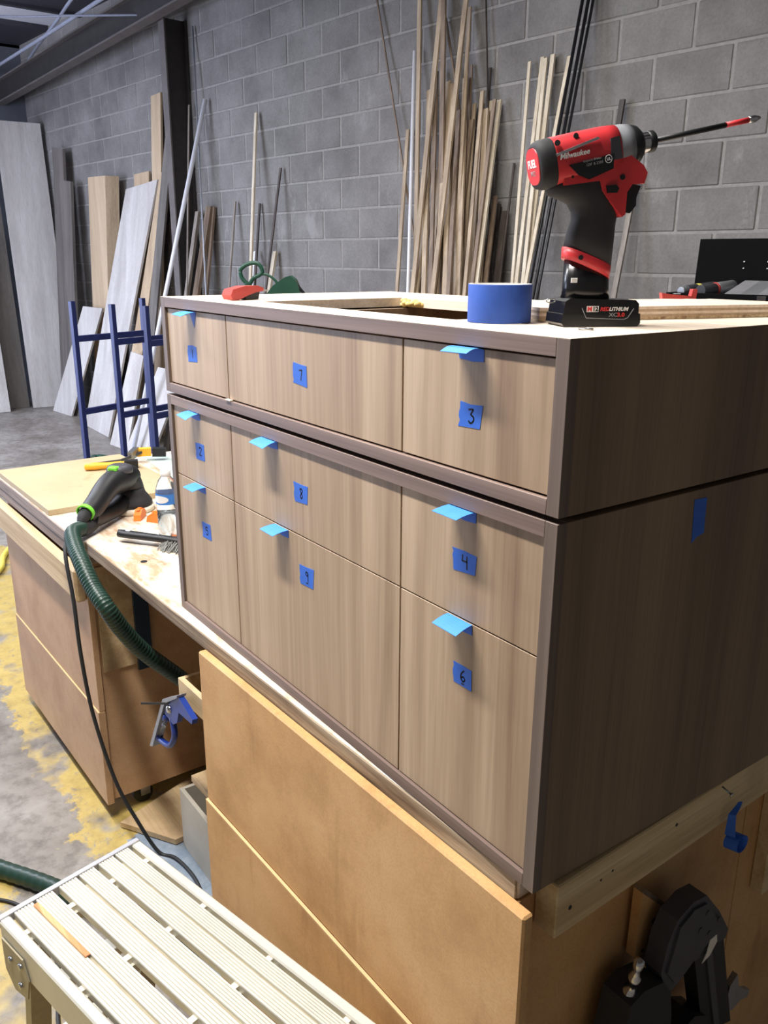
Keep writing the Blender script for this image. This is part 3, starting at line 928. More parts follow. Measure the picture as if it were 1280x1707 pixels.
# battery lettering
bmx = DM @ frame((-.018, -.0267, .0185), (1, 0, 0), (0, 0, 1))
bb = MB(); bb.prism([(.0, -.001), (.0155, -.001), (.0155, .0062), (.0, .0062)], .0, .0003, lambda a, b_, t_: bmx @ V((a, b_, t_))); bb.build('badge', 'text_white', o)
text('lettering', 'M', .0072, bmx @ Matrix.Translation((.0008, 0.0002, .0004)), 'text_red', o, bold=.0003, sx=1.1)
text('lettering', '12', .0072, bmx @ Matrix.Translation((.0074, 0.0002, .0004)), 'tool_black', o, bold=.0003, sx=1.05)
text('lettering', 'RED', .0062, bmx @ Matrix.Translation((.0172, .0004, .0004)), 'text_red', o, shear=.25, bold=.0002, sx=1.05)
text('lettering', 'LITHIUM', .0062, bmx @ Matrix.Translation((.0290, .0004, .0004)), 'text_white', o, shear=.25, bold=.0002, sx=1.05)
bm5 = DM @ frame((-.018, -.0278, .0182), (1, 0, 0), (0, 0, 1))
text('lettering', 'XC', .0066, bm5 @ Matrix.Translation((.0288, -.0062, .0004)), 'text_grey', o, bold=.0001, sx=1.2)
text('lettering', '3.0', .0066, bm5 @ Matrix.Translation((.0395, -.0062, .0004)), 'text_red', o, bold=.0003, sx=1.25)
bb = MB(DM)
for p_, q_ in (((-.024, .022), (-.0185, .0105)), ((-.0185, .0105), (.031, .0085)), ((.031, .0085), (.036, .0105)), ((.036, .0105), (.043, .0215))):
    bb.bar((p_[0], -.0279 if p_[1] < .0155 else -.0268, p_[1]), (q_[0], -.0279 if q_[1] < .0155 else -.0279, q_[1]), .0008, .0007, (0, 1, 0))
bb.build('trim_line', 'text_grey', o)
bb = MB(DM); bb.box((-.037, -.0185, .052), (-.029, -.0172, .0575), .0003); bb.build('badge', 'text_white', o)
bb = MB(DM)
rg = [V((-.052 - .004 + .006 * math.cos(i * .5236), -.004, .030 + .0025 * math.sin(i * .5236))) for i in range(13)]
bb.tube(rg, .0009, 6); bb.build('clip_ring', 'steel', o)

# red handled clip at the far left of the top
o = thing('trigger_clip', 'red plastic clip tool lying at the left front of the cabinet top', 'clamp', (-0.98, 0.09, TOP))
cmx = frame((-0.915, 0.060, TOP), V((-0.35, 0.94, 0)), V((-0.94, -0.35, 0)), (0, 0, 1)) @ Matrix.Diagonal((.44, 1, .8, 1))
bb = MB(cmx)
bb.prism([(-.035, .002), (.0, .0), (.06, .010), (.115, .017), (.165, .020), (.168, .027), (.13, .033), (.05, .033), (-.03, .026), (-.045, .012)], -.012, .012); bb.build('body', 'clamp_red', o)
bb = MB(cmx); bb.prism([(.06, .0), (.14, .0), (.15, .018), (.05, .012)], -.008, .008); bb.build('jaw_pad', 'tool_black', o)
bb = MB(cmx); bb.prism([(.135, .021), (.20, .018), (.225, .021), (.135, .028)], -.004, .004); bb.build('steel_tip', 'steel', o)

# small red clamp behind the offcut
o = thing('spring_clamp', 'small red clamp lying behind the plywood offcut by the tool chest', 'clamp', (-0.29, 0.583, TOP))
cmx = frame((-0.29, 0.583, TOP), V((0.5, 0.86, 0)).normalized(), V((-0.86, 0.5, 0)).normalized(), (0, 0, 1))
cmx = Matrix.Translation((0, 0, 0)) @ cmx
bb = MB(cmx); bb.prism([(-.03, .016), (.02, .014), (.026, .020), (-.02, .024), (-.032, .026)], -.006, .006); bb.build('handle', 'clamp_red', o)
bb = MB(cmx); bb.prism([(.018, .010), (.028, .010), (.030, .032), (.022, .032)], -.006, .006); bb.build('jaw', 'clamp_red', o)
bb = MB(cmx); bb.bar((-.008, 0, 0.0), (-.006, 0, .018), .006, .006, (1, 0, 0)); bb.build('bar', 'tool_black', o)

# ------------------------------------------------------------------ tool chest behind the cabinet
KA = math.radians(12)
KM = frame((-0.81, 1.258, 0), (math.cos(KA), math.sin(KA), 0), (-math.sin(KA), math.cos(KA), 0), (0, 0, 1))
o = thing('tool_chest', 'tall black steel tool chest with its lid standing open', 'tool chest', tuple(KM @ V((.25, .1, 0))))
bb = MB(KM); bb.box((0, 0, 0.056), (.50, .20, 1.60)); bb.build('body', 'black_paint', o)
for lo, hi in (((0, 0, 1.6), (.50, .010, 1.652)), ((0, .190, 1.6), (.50, .20, 1.652)), ((0, .010, 1.6), (.010, .190, 1.652)), ((.490, .010, 1.6), (.50, .190, 1.652))):
    bb = MB(KM); bb.box(lo, hi, .001); bb.build('rim', 'black_paint', o)
bb = MB(KM); bb.prism([(.196, 1.652), (.206, 1.787), (.196, 1.789), (.186, 1.652)], -.004, .50, lambda a, b_, t_: (t_, a, b_)); lid = bb.build('lid', 'black_paint', o)
for s_ in (.125, .187):
    for dz in (0, .017):
        bb = MB(KM); bb.cyl((s_, .186, 1.713 + dz), (s_, .196, 1.713 + dz), .0015, n=8); bb.build('rivet', 'text_white', lid)
for s_ in (.020, .235):
    bb = MB(KM); bb.box((s_, -.004, 1.622), (s_ + .022, .0, 1.650), .001); bb.build('latch', 'chrome', o)
bb = MB(KM); bb.box((.170, -.002, 1.622), (.215, .0, 1.634)); bb.build('name_plate', 'text_white', o)
for a, b_ in ((.06, .04), (.44, .04), (.06, .16), (.44, .16)):
    bb = MB(KM); bb.cyl((a - .015, b_, .028), (a + .015, b_, .028), .028, n=14); bb.build('caster', 'tool_black', o)

def tubeitem(name, lab, cat, a, b_, r, parts):
    p, q = KM @ V(a), KM @ V(b_)
    oo = thing(name, lab, cat, tuple(p))
    m_ = Matrix.Translation(p) @ (q - p).to_track_quat('Z', 'Y').to_matrix().to_4x4()
    L = (q - p).length
    for nm, s0, s1, rr, mt in parts:
        bx_ = MB(); bx_.lathe([(rr * r * .93, s0 * L), (rr * r, s0 * L + .002), (rr * r, s1 * L - .002), (rr * r * .93, s1 * L)], 20, m_); bx_.build(nm, mt, oo)
tubeitem('sealant_tube', 'dark sealant tube with a yellow band lying in the tool chest', 'tube', (.030, .022, 1.6545), (.062, .165, 1.6645), .014,
         [('nozzle', 0, .14, .8, 'can_silver'), ('barrel', .14, .45, 1, 'can_dark'), ('band', .45, .55, 1.02, 'label_yellow'), ('barrel_end', .55, 1, 1, 'can_dark')])
tubeitem('spray_can', 'silver spray can with a dark cap lying in the tool chest', 'can', (.082, .022, 1.6565), (.110, .165, 1.6665), .0165,
         [('cap', 0, .42, .95, 'can_dark'), ('ring', .42, .48, 1, 'clamp_red'), ('barrel', .48, 1, 1, 'can_silver')])
o = thing('sandpaper_block', 'grey sanding block with a light stripe lying in the tool chest', 'sanding block', tuple(KM @ V((.21, .1, 1.64))))
for a0, a1, mt in ((.150, .190, 'sandpaper'), (.190, .232, 'can_silver'), (.232, .275, 'sandpaper')):
    bb = MB(KM); bb.hexa([(a0 - .004, .02, 1.640), (a1 - .004, .02, 1.640), (a1 - .012, .175, 1.640), (a0 - .012, .175, 1.640), (a0 - .004, .02, 1.652), (a1 - .004, .02, 1.652), (a1 - .012, .175, 1.682), (a0 - .012, .175, 1.682)])
    bb.build('layer', mt, o)
bb = MB(KM); bb.box((.011, .011, 1.6005), (.489, .185, 1.6395))
tag(bb.build('foam_tray', 'tool_rubber'), 'black liner tray filling the open tool chest', 'tray')

# ------------------------------------------------------------------ green machine behind the cabinet
o = thing('shop_machine', 'dark green machine with a looped handle showing above the cabinet top', 'machine', (-2.35, 0.93, 0))
GM = frame((-2.405, 0.853, 0), V((0.59, 0.81, 0)).normalized(), V((-0.81, 0.59, 0)).normalized(), (0, 0, 1))
k_ = 3.2 / 1395.28
def gp(px, py):       # local (s, z) of a point on the machine's own face plane
    return ((px - 415) * k_, 1.716 - (py - 437) * k_)
bb = MB(GM); bb.prism([gp(*p) for p in ((446, 500), (444, 487), (455, 474), (476, 460), (484, 458), (492, 464), (498, 478), (503, 500))], -.03, .05); bb.build('guard', 'machine_green', o)
lp = [(399, 452), (402, 446), (412, 440), (424, 438), (432, 442), (436, 452), (430, 458), (420, 463), (413, 473), (408, 470), (401, 462)]
bb = MB(GM); P = catmull([V((gp(*p)[0], 0.01, gp(*p)[1])) for p in lp], 4, True); P.append(P[0]); bb.tube(P, .008, 10); bb.build('loop_handle', 'machine_green', o)
bb = MB(GM); bb.tube(catmull([V((gp(*p)[0], 0.01, gp(*p)[1])) for p in ((420, 462), (432, 457), (444, 457), (456, 465), (462, 474))], 5), .005, 8); bb.build('arm', 'machine_green', o)
bb = MB(GM); bb.tube(catmull([V((gp(*p)[0], 0.01, gp(*p)[1])) for p in ((490, 466), (498, 478), (506, 488), (510, 500))], 5), .005, 8); bb.build('guard_rod', 'tool_black', o)
bb = MB(GM); bb.box((.02, -.08, 0), (.21, .20, 1.35), .01); bb.build('pedestal', 'machine_green', o)
bb = MB(GM); bb.box((.05, -.04, 1.35), (.19, .08, 1.60), .01); bb.build('post', 'machine_green', o)
bb = MB(GM); bb.tube(catmull([V((gp(*p)[0], 0.01, gp(*p)[1])) for p in ((408, 470), (411, 490), (430, 505))], 5), .008, 8); bb.build('handle_stem', 'machine_green', o)

# ------------------------------------------------------------------ things on the far bench
BT = 0.9498
bb = MB(BM); bb.box((-2.695, -0.008, BT), (-2.056, 0.46, BT + .019), .001)
tag(bb.build('fibreboard_sheet', 'mdf_pale'), 'plain tan fibreboard sheet lying on the far worktop', 'board')
bb = MB(); bb.add([], [])
bb.prism([(-2.66, .470), (-2.00, .412), (-1.95, .66), (-2.62, .68)], BT + .0005, BT + .006, lambda a, b_, t_: (a, b_, t_))
tag(bb.build('plastic_sheet', 'sheet_mint'), 'pale mint sheet lying at the back of the far worktop', 'sheet')

# bar clamp with yellow handle
o = thing('bar_clamp', 'bar clamp with yellow handle lying on the tan sheet', 'clamp', (-2.5, 0.3, BT + .019))
z = BT + .019
bb = MB(); bb.lathe([(.004, 0), (.013, .004), (.0145, .04), (.012, .085), (.0135, .13), (.011, .152), (.004, .156)], 16, Matrix.Translation((-2.503, .188, z + .0145)) @ V((.046, .151, 0)).to_track_quat('Z', 'Y').to_matrix().to_4x4()); bb.build('handle', 'clamp_yellow', o)
bb = MB(); bb.bar((-2.458, .325, z + .016), (-2.442, .372, z + .016), .03, .028); bb.build('screw_block', 'tool_black', o)
bb = MB(); bb.bar((-2.575, .222, z + .004), (-2.545, .345, z + .012), .006, .008); bb.bar((-2.545, .345, z + .012), (-2.585, .44, z + .024), .006, .010); bb.build('bar', 'dark_grey', o)
bb = MB(); bb.bar((-2.56, .385, z + .02), (-2.60, .425, z + .03), .022, .03); bb.build('jaw', 'steel', o)
bb = MB(); bb.bar((-2.607, .418, z + .022), (-2.585, .478, z + .022), .032, .03); bb.build('fixed_jaw', 'clamp_yellow', o)
bb = MB(); bb.bar((-2.583, .482, z + .02), (-2.562, .53, z + .018), .036, .032); bb.build('jaw_cap', 'tool_black', o)

# random orbit sander
SMx = frame((-1.975, .175, BT), (.6816, -.7317, 0), (.7317, .6816, 0), (0, 0, 1))
o = thing('orbital_sander', 'black orbital sander with lime trim resting on the worktop', 'sander', (-1.975, .175, BT))
bb = MB(); bb.lathe([(.070, 0), (.074, .003), (.074, .017), (.066, .020)], 36, SMx); bb.build('sanding_pad', 'pad_white', o)
bb = MB(); bb.lathe([(.066, .020), (.070, .022), (.069, .032), (.060, .046), (.050, .060), (.046, .075)], 36, SMx); bb.build('skirt', 'tool_rubber', o)
def stube(bb, pts, sub=5):
    P = [SMx @ V((u_, 0, z_)) for u_, z_, r_ in pts]
    R = [V((r_, 0, 0)) for u_, z_, r_ in pts]
    bb.tube(catmull(P, sub), 0, 20, [v.x for v in catmull(R, sub)])
bb = MB(); stube(bb, [(-.004, .055, .047), (-.002, .080, .044), (.010, .103, .042), (.030, .118, .038)]); bb.build('neck', 'tool_black', o)
bb = MB(); stube(bb, [(-.026, .104, .020), (-.016, .108, .036), (.020, .116, .042), (.060, .116, .042), (.105, .116, .037), (.150, .104, .034), (.200, .080, .032), (.240, .064, .030), (.262, .054, .022)]); bb.build('handle', 'tool_black', o)
bb = MB(); stube(bb, [(.04, .036, .030), (.10, .030, .025), (.16, .032, .025), (.215, .038, .028), (.245, .045, .028)]); bb.build('dust_duct', 'tool_black', o)
bb = MB(); stube(bb, [(.20, .040, .022), (.240, .030, .024), (.272, .026, .024), (.300, .030, .023)]); bb.build('hose_cuff', 'tool_rubber', o)
bb = MB(); bb.lathe([(.040, -.004), (.0405, .006), (.036, .016), (.022, .022)], 28, SMx @ Matrix.Translation((.048, 0, .142)) @ Matrix.Rotation(-.06, 4, 'Y')); bb.build('top_cap', 'dark_grey', o)
bb = MB(SMx); bb.box((.070, -.016, .140), (.095, .014, .1635), .003); bb.build('lime_plate', 'lime', o)
bb = MB(); bb.lathe([(.022, -.006), (.026, -.006), (.027, .006), (.022, .006)], 24, SMx @ Matrix.Translation((.262, 0, .070)) @ Matrix.Rotation(1.9, 4, 'Y'), closed=True); bb.build('lime_ring', 'lime', o)
bb = MB(); stube(bb, [(.255, .070, .019), (.280, .058, .017), (.298, .046, .009)]); bb.build('cord_boot', 'tool_rubber', o)
bb = MB(SMx); bb.box((.150, .0225, .100), (.166, .0285, .108), .001); bb.build('switch', 'text_grey', o)

# hose from the sander down into the gap between the carts
hp = [SMx @ V((.292, 0, .030)), (-1.720, -.070, .985), (-1.640, -.098, .990), (-1.554, -.11, .975), (-1.442, -.12, .945), (-1.392, -.10, .880), (-1.407, -.06, .802), (-1.437, .0, .712), (-1.463, .08, .618), (-1.473, .16, .53), (-1.46, .30, .40), (-1.42, .5, .3)]
hp = [hp[0], (-1.745, -.066, .985), (-1.69, -.088, .992), (-1.62, -.103, .983), (-1.53, -.113, .962), (-1.45, -.112, .918)] + hp[5:]
P = catmull(hp, 26)
bb = MB(); bb.tube(P, 0, 16, [.0228 if i % 3 else .0185 for i in range(len(P))])
tag(bb.build('vacuum_hose', 'hose_green'), 'ribbed dark green vacuum hose drooping from the sander', 'hose')
cp_ = [SMx @ V((.296, 0, .046)), (-1.748, -.075, .985), (-1.668, -.118, .955), (-1.621, -.122, .826), (-1.607, -.122, .668), (-1.600, -.108, .478), (-1.564, -.075, .267), (-1.533, -.03, .124), (-1.512, .017, .010), (-1.46, .05, .006), (-1.36, .062, .006), (-1.27, .05, .006), (-1.2, .02, .006)]
bb = MB(); bb.tube(catmull(cp_, 8), .0055, 8)
tag(bb.build('power_cord', 'rubber_cord'), 'black power cord hanging from the sander to the floor', 'cord')

# water bottle
o = thing('water_bottle', 'clear plastic water bottle with a blue label beside the cabinet', 'bottle', (-1.622, .166, BT))
wm = Matrix.Translation((-1.622, .166, BT))
prof = [(.026, .0), (.031, .004), (.0315, .012)]
for i in range(8):
    zz = .018 + i * .011
    prof += [(.0300, zz), (.0318, zz + .0055)]
prof += [(.0318, .110), (.0320, .112), (.0320, .142), (.0315, .146), (.029, .160), (.022, .178), (.014, .188), (.0125, .192)]
bb = MB(); bb.lathe(prof, 32, wm, caps=False); bb.build('body', 'clear_plastic', o)
bb = MB(); bb.lathe([(.0323, .112), (.0323, .142)], 32, wm, caps=False); lb = bb.build('label', 'label_blue', o)
bb = MB()
rr = []
for i in range(13):
    a = math.radians(248 + i * 8)
    hh = .011 * math.sqrt(max(0.02, 1 - ((i - 6) / 6.2) ** 2))
    rr.append((a, hh))
vs = []
for a, hh in rr:
    vs += [(-1.622 + .0327 * math.cos(a), .166 + .0327 * math.sin(a), BT + .127 - hh), (-1.622 + .0327 * math.cos(a), .166 + .0327 * math.sin(a), BT + .127 + hh)]
bb.add(vs, [(2 * i, 2 * i + 2, 2 * i + 3, 2 * i + 1) for i in range(12)]); bb.build('label_oval', 'text_white', lb)
bb = MB(); bb.lathe([(.0138, .190), (.0145, .191), (.0145, .206), (.0125, .2075)], 24, wm); bb.build('cap', 'text_white', o)
bb = MB(); bb.lathe([(.024, .002), (.0285, .006), (.0285, .085), (.024, .0852)], 24, wm); bb.build('water', 'water', o)

# bench brush
o = thing('bench_brush', 'black handled bench brush with grey bristles on the worktop', 'brush', (-1.56, .12, BT))
bd_ = V((.73, .50, 0)).normalized()
bm_ = frame((-1.690, .040, BT), bd_, V((-bd_.y, bd_.x, 0)), (0, 0, 1))
bb = MB(bm_)
prof = [(0, .006), (.004, .015), (.02, .0175), (.06, .016), (.11, .014), (.16, .014), (.30, .014)]
bb.rings([[(u_, h_ * math.cos(2 * math.pi * j / 14), .024 + (.011) * math.sin(2 * math.pi * j / 14)) for j in range(14)] for u_, h_ in prof]); bb.build('handle', 'tool_black', o)
bb = MB(bm_); bb.prism([(.032 + .008 * math.cos(i * .5236), .004 * math.sin(i * .5236)) for i in range(12)], .0335, .0356, lambda a, b_, t_: (a, b_, t_)); bb.build('hang_hole', 'text_white', o)
bb = MB(bm_)
for k in range(420):
    u_ = .155 + random.random() * .14
    v_ = random.uniform(-.013, .013)
    e = V((u_ + random.uniform(-.014, .010), v_ + random.uniform(-.034, .008), .0005))
    bb.bar(V((u_, v_, .026)), e, .0018, .0018, (1, 0, 0))
tag(bb.build('bristles', 'bristle_grey', o), kind='stuff')

# orange clips
for k, (x, y, r, lab) in enumerate(((-1.868, .166, 2.5, 'orange plastic wedge lying next to the sander pad'), (-1.805, .196, .6, 'orange plastic wedge leaning towards the water bottle'))):
    m_ = Matrix.Translation((x, y, BT)) @ Matrix.Rotation(r, 4, 'Z')
    bb = MB(m_)
    pts = [(-.030, 0), (.028, 0), (.034, .012), (.020, .028), (-.004, .032), (-.026, .018)]
    bb.prism([(a, b_) for a, b_ in pts], -.011, .011)
    bb.prism([(a * .5, .03 + b_ * .15) for a, b_ in pts], -.005, .005)
    tag(bb.build('plastic_wedge', 'plastic_orange'), lab, 'wedge')

# knot hole plug on the worktop
bb = MB(); bb.lathe([(.009, 0), (.009, .0008)], 20, Matrix.Translation((-1.484, .036, BT)))
tag(bb.build('dog_hole', 'tool_black'), 'dark round dog hole in the worktop in front of the brush', 'hole')

# ------------------------------------------------------------------ gap between the carts
# wooden tray sliding out of the near cart
o = thing('wooden_tray', 'small open wooden tray poking out beside the cart panel', 'tray', tuple(bpt(-1.08, .12, .70)))
TMx = BM @ Matrix.Translation((0, .03, 0))
for lo, hi in (((-1.205, .0, .679), (-.72, .014, .735)), ((-1.205, .22, .679), (-.72, .234, .735)), ((-1.205, .014, .679), (-1.193, .22, .735)), ((-.732, .014, .679), (-.72, .22, .735))):
    bb = MB(TMx); bb.box(lo, hi, .001); bb.build('side', 'pine_x', o)
bb = MB(TMx); bb.box((-1.193, .014, .679), (-.732, .22, .687)); bb.build('bottom', 'pine_x', o)
# plank stubs resting on the lower shelf
for k, (y0, y1, x0, z0, lab) in enumerate(((.06, .15, -1.31, .354, 'plywood plank end poking out below the tray'), (.10, .17, -1.27, .374, 'grey plank end lying on the plywood plank'))):
    bb = MB(BM); bb.box((x0, y0 + .03, z0), (-.5, y1 + .03, z0 + .019), .001)
    tag(bb.build('plank', 'pine_x' if k == 0 else 'strip_grey'), lab, 'board')
# bin on the floor
o = thing('open_bin', 'pale open box standing on the floor between the carts', 'box', (-1.26, .25, 0))
for lo, hi in (((-1.508, .095, .0), (-1.0, .107, .205)), ((-1.508, .40, .0), (-1.0, .412, .205)), ((-1.508, .107, .0), (-1.496, .40, .205)), ((-1.012, .107, .0), (-1.0, .40, .205))):
    bb = MB(); bb.box(lo, hi, .001); bb.build('side', 'bin_grey', o)
bb = MB(); bb.box((-1.496, .107, .0), (-1.012, .40, .01)); bb.build('bottom', 'bin_grey', o)
# offcut on the floor
bb = MB(); bb.prism([(-1.70, -.035), (-1.52, .075), (-1.545, .36), (-1.80, .24)], .004, .022, lambda a, b_, t_: (a, b_, t_))
tag(bb.build('floor_offcut', 'pine_x'), 'plywood offcut lying on the floor behind the hanging cord', 'board')

# combination square hung by its rule from the cart
o = thing('combination_square', 'combination square with blue head hanging between the carts', 'square', tuple(bpt(-1.22, .03, .5)))
def qp(px, py):
    # head corners on its own hanging plane, metres
    return px, py
Q = frame(tuple(bpt(-1.215, .006, .678)), V((1, .0275, 0)), (0, 1, 0), (0, 0, 1))
ux = V((.90, 0, .28)); uz = V((-.42, 0, -.90))
def qf(a, b_, t_):
    return Q @ V((a, t_, b_))
bb = MB(); bb.prism([(-.01, .0), (.085, .052), (.082, .044), (.0, -.008), (-.108, -.185), (-.128, -.193)], -.012, .012, qf); bb.build('machined_face', 'tool_grey', o)
bb = MB(); bb.prism([(.0, -.008), (.082, .044), (.155, .018), (.150, .004), (.075, .0), (.060, -.035), (.035, -.052), (-.02, -.045)], -.007, .007, qf); bb.build('head', 'square_blue', o)
bb = MB(); bb.tube(catmull([qf(.015, -.045, 0), qf(.022, -.09, 0), qf(-.01, -.135, 0), qf(-.052, -.150, 0), qf(-.085, -.152, 0)], 6), .008, 10); bb.build('grip_arc', 'square_blue', o)
bb = MB(); bb.tube([qf(-.020, -.055, 0), qf(-.052, -.105, 0), qf(-.088, -.155, 0)], .006, 10); bb.build('level_vial', 'clear_plastic', o)
for a, b_ in ((-.024, -.062), (-.086, -.150)):
    bb = MB(); bb.lathe([(.006, -.014), (.010, -.008), (.010, .008), (.006, .014)], 14, Matrix.Translation(qf(a, b_, 0)) @ Matrix.Rotation(.6, 4, 'Y')); bb.build('vial_cap', 'square_blue', o)
bb = MB(); bb.lathe([(.008, -.013), (.011, -.010), (.011, .010), (.007, .013)], 16, Matrix.Translation(qf(.016, -.018, 0)) @ Matrix.Rotation(math.pi / 2, 4, 'X')); bb.build('lock_nut', 'chrome', o)
bb = MB(); bb.box((-.085, -.0006, .6725), (.20, .0006, .6785), 0, frame((bpt(-1.19, .012, 0).x, bpt(-1.19, .012, 0).y, 0), (.59, .81, 0), (-.81, .59, 0), (0, 0, 1))); bb.build('rule', 'dark_grey', o)

# ------------------------------------------------------------------ hoses on the floor
bb = MB(); P = catmull([(-2.05, -.66, .026), (-1.86, -.50, .026), (-1.70, -.40, .026), (-1.53, -.292, .026), (-1.38, -.22, .026), (-1.2, -.14, .026), (-1.08, -.02, .026)], 20)
bb.tube(P, 0, 14, [.0255 if i % 3 else .0235 for i in range(len(P))])
tag(bb.build('floor_hose', 'hose_green'), 'dark green hose lying on the floor beside the metal platform', 'hose')
bb = MB(); bb.tube(catmull([(-1.75, -.56, .005), (-1.62, -.45, .005), (-1.535, -.382, .005), (-1.42, -.36, .005), (-1.25, -.35, .005), (-1.05, -.40, .005), (-.85, -.36, .005)], 8), .005, 8)
tag(bb.build('extension_cord', 'rubber_cord'), 'thin black cord on the floor in front of the green hose', 'cord')
bb = MB(); bb.tube(catmull([(-4.9, .42, .02), (-4.55, .24, .02), (-4.32, .17, .02), (-4.2, .05, .02), (-4.35, -.2, .02), (-4.8, -.4, .02)], 8), .016, 8)
tag(bb.build('yellow_hose', 'label_yellow'), 'yellow air hose on the floor beyond the far cart', 'hose')
bb = MB(); bb.box((-.02, -.03, 0), (.30, .03, .012), .001, Matrix.Translation((-2.02, -1.0, 0)))

# ------------------------------------------------------------------ aluminium work platform
PM = frame((-.907, -.2195, 0), (.9736, .2284, 0), (-.2284, .9736, 0), (0, 0, 1))
PW, PL, PZ = .302, .79, .55
o = thing('work_platform', 'ridged aluminium work platform standing in front of the bench', 'platform', tuple(PM @ V((PL / 2, -PW / 2, 0))))
bb = MB(PM); bb.box((-.012, -PW, PZ - .018), (.0, .0, PZ + .001), .001); bb.build('end_cap', 'aluminium_edge', o)
bb = MB(PM); bb.box((PL, -PW, PZ - .018), (PL + .012, .0, PZ + .001), .001); bb.build('end_cap', 'aluminium_edge', o)
def rail_(y0, y1):
    r_ = MB(PM); r_.box((0, y0, PZ - .075), (PL, y1, PZ), .003); r_.build('side_rail', 'aluminium', o)
rail_(-.0205, 0.0)
rail_(-PW, -PW + .0205)
PL_ = [(.097, .199), (.213, .325), (.357, .467), (.485, .609), (.650, .766), (.784, .908)]
for f0, f1 in PL_:
    y0, y1 = -PW * f0, -PW * f1
    n = 6
    pr = [(y0, PZ - .016)]
    for i in range(n):
        a = y0 + (y1 - y0) * (i / n); c_ = y0 + (y1 - y0) * ((i + 1) / n); g = (c_ - a)
        pr += [(a + g * .04, PZ - .0022), (a + g * .18, PZ), (a + g * .80, PZ), (a + g * .96, PZ - .0022)]
    pr += [(y1, PZ - .016)]
    bb = MB(PM); bb.prism(pr, .0015, PL - .0015, lambda a, b_, t_: (t_, a, b_)); bb.build('plank', 'aluminium', o)
for f in (.205, .475, .776):      # webs joining the plank pairs
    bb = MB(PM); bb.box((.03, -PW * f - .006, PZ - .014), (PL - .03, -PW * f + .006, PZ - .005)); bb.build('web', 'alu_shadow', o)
for x_ in (.05, .24, .43, .62):
    bb = MB(PM); bb.box((x_, -PW + .02, PZ - .035), (x_ + .022, -.02, PZ - .0165)); bb.build('cross_bar', 'aluminium', o)
    for f in (.081, .338, .628, .93):
        bb = MB(PM); bb.box((x_ + .002, -PW * f - .0065, PZ - .0165), (x_ + .014, -PW * f + .0065, PZ - .006)); bb.build('spacer_tab', 'pad_white', o)
for y0, s_ in ((-.030, 1), (-PW + .030, -1)):
    for x0, x1 in ((.075, -.02), (PL - .075, PL + .02)):
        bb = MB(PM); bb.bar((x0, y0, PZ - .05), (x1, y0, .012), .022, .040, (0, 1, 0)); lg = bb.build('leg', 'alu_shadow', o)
        bb = MB(PM); bb.box((x1 - .028, y0 - .016, .0), (x1 + .028, y0 + .016, .022), .003); bb.build('rubber_foot', 'tool_black', lg)
for xs, zz in (((.075 * .35 - .02 * .65), .20), ((.075 * .62 - .02 * .38), .36)):
    bb = MB(PM); bb.box((xs - .02, -PW + .03, zz), (xs + .02, -.03, zz + .022), .002); bb.build('rung', 'aluminium', o)
    bb = MB(PM); bb.box((PL - xs - .02, -PW + .03, zz), (PL - xs + .02, -.03, zz + .022), .002); bb.build('rung', 'aluminium', o)
for x_ in (.06, PL - .06):
    for y_ in (-PW - .004, .001):
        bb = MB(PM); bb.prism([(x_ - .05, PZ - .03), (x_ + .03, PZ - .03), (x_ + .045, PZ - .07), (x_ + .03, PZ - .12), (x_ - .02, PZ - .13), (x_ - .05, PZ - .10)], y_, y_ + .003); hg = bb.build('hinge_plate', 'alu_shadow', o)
        for dx, dz in ((-.02, -.06), (.01, -.10), (.02, -.05)):
            bb = MB(PM); bb.cyl((x_ + dx, y_ - .004, PZ + dz), (x_ + dx, y_ + .006, PZ + dz), .006, n=10); bb.build('rivet', 'steel', hg)
# sliver of orange wood lying on the planks
bb = MB(PM); bb.box((.012, -PW * .800, PZ + .0002), (.20, -PW * .765, PZ + .003), .0008)
tag(bb.build('wood_sliver', 'strip_orange'), 'orange brown wood sliver lying on the metal platform', 'sliver')

# ------------------------------------------------------------------ things on the cart side
# plywood cleat
o = thing('hanging_cleat', 'plywood cleat with a slot on the cart side behind the nailer', 'cleat', (-.02, .31, .63))
fx = lambda a, b_, t_: (t_, a, b_)
bb = MB(); bb.prism([(.258, .812), (.362, .712), (.345, .628), (.256, .690)], -.0285, -.012, fx); bb.build('block', 'mdf_oiled', o)
bb = MB(); bb.prism([(.258, .812), (.362, .712), (.366, .718), (.262, .819)], -.0285, -.012, fx); bb.build('ply_edge', 'strip_brown', o)
bb = MB(); bb.prism([(.303 + .012 * math.cos(i * .5236) + .004 * math.sin(i * .5236), .738 + .005 * math.sin(i * .5236) - .006 * math.cos(i * .5236)) for i in range(12)], -.0122, -.0112, fx); bb.build('slot', 'tool_black', o)
bb = MB(); bb.prism([(.274 + .003 * math.cos(i * .785), .695 + .003 * math.sin(i * .785)) for i in range(8)], -.0122, -.0112, fx); bb.build('screw_hole', 'tool_black', o)
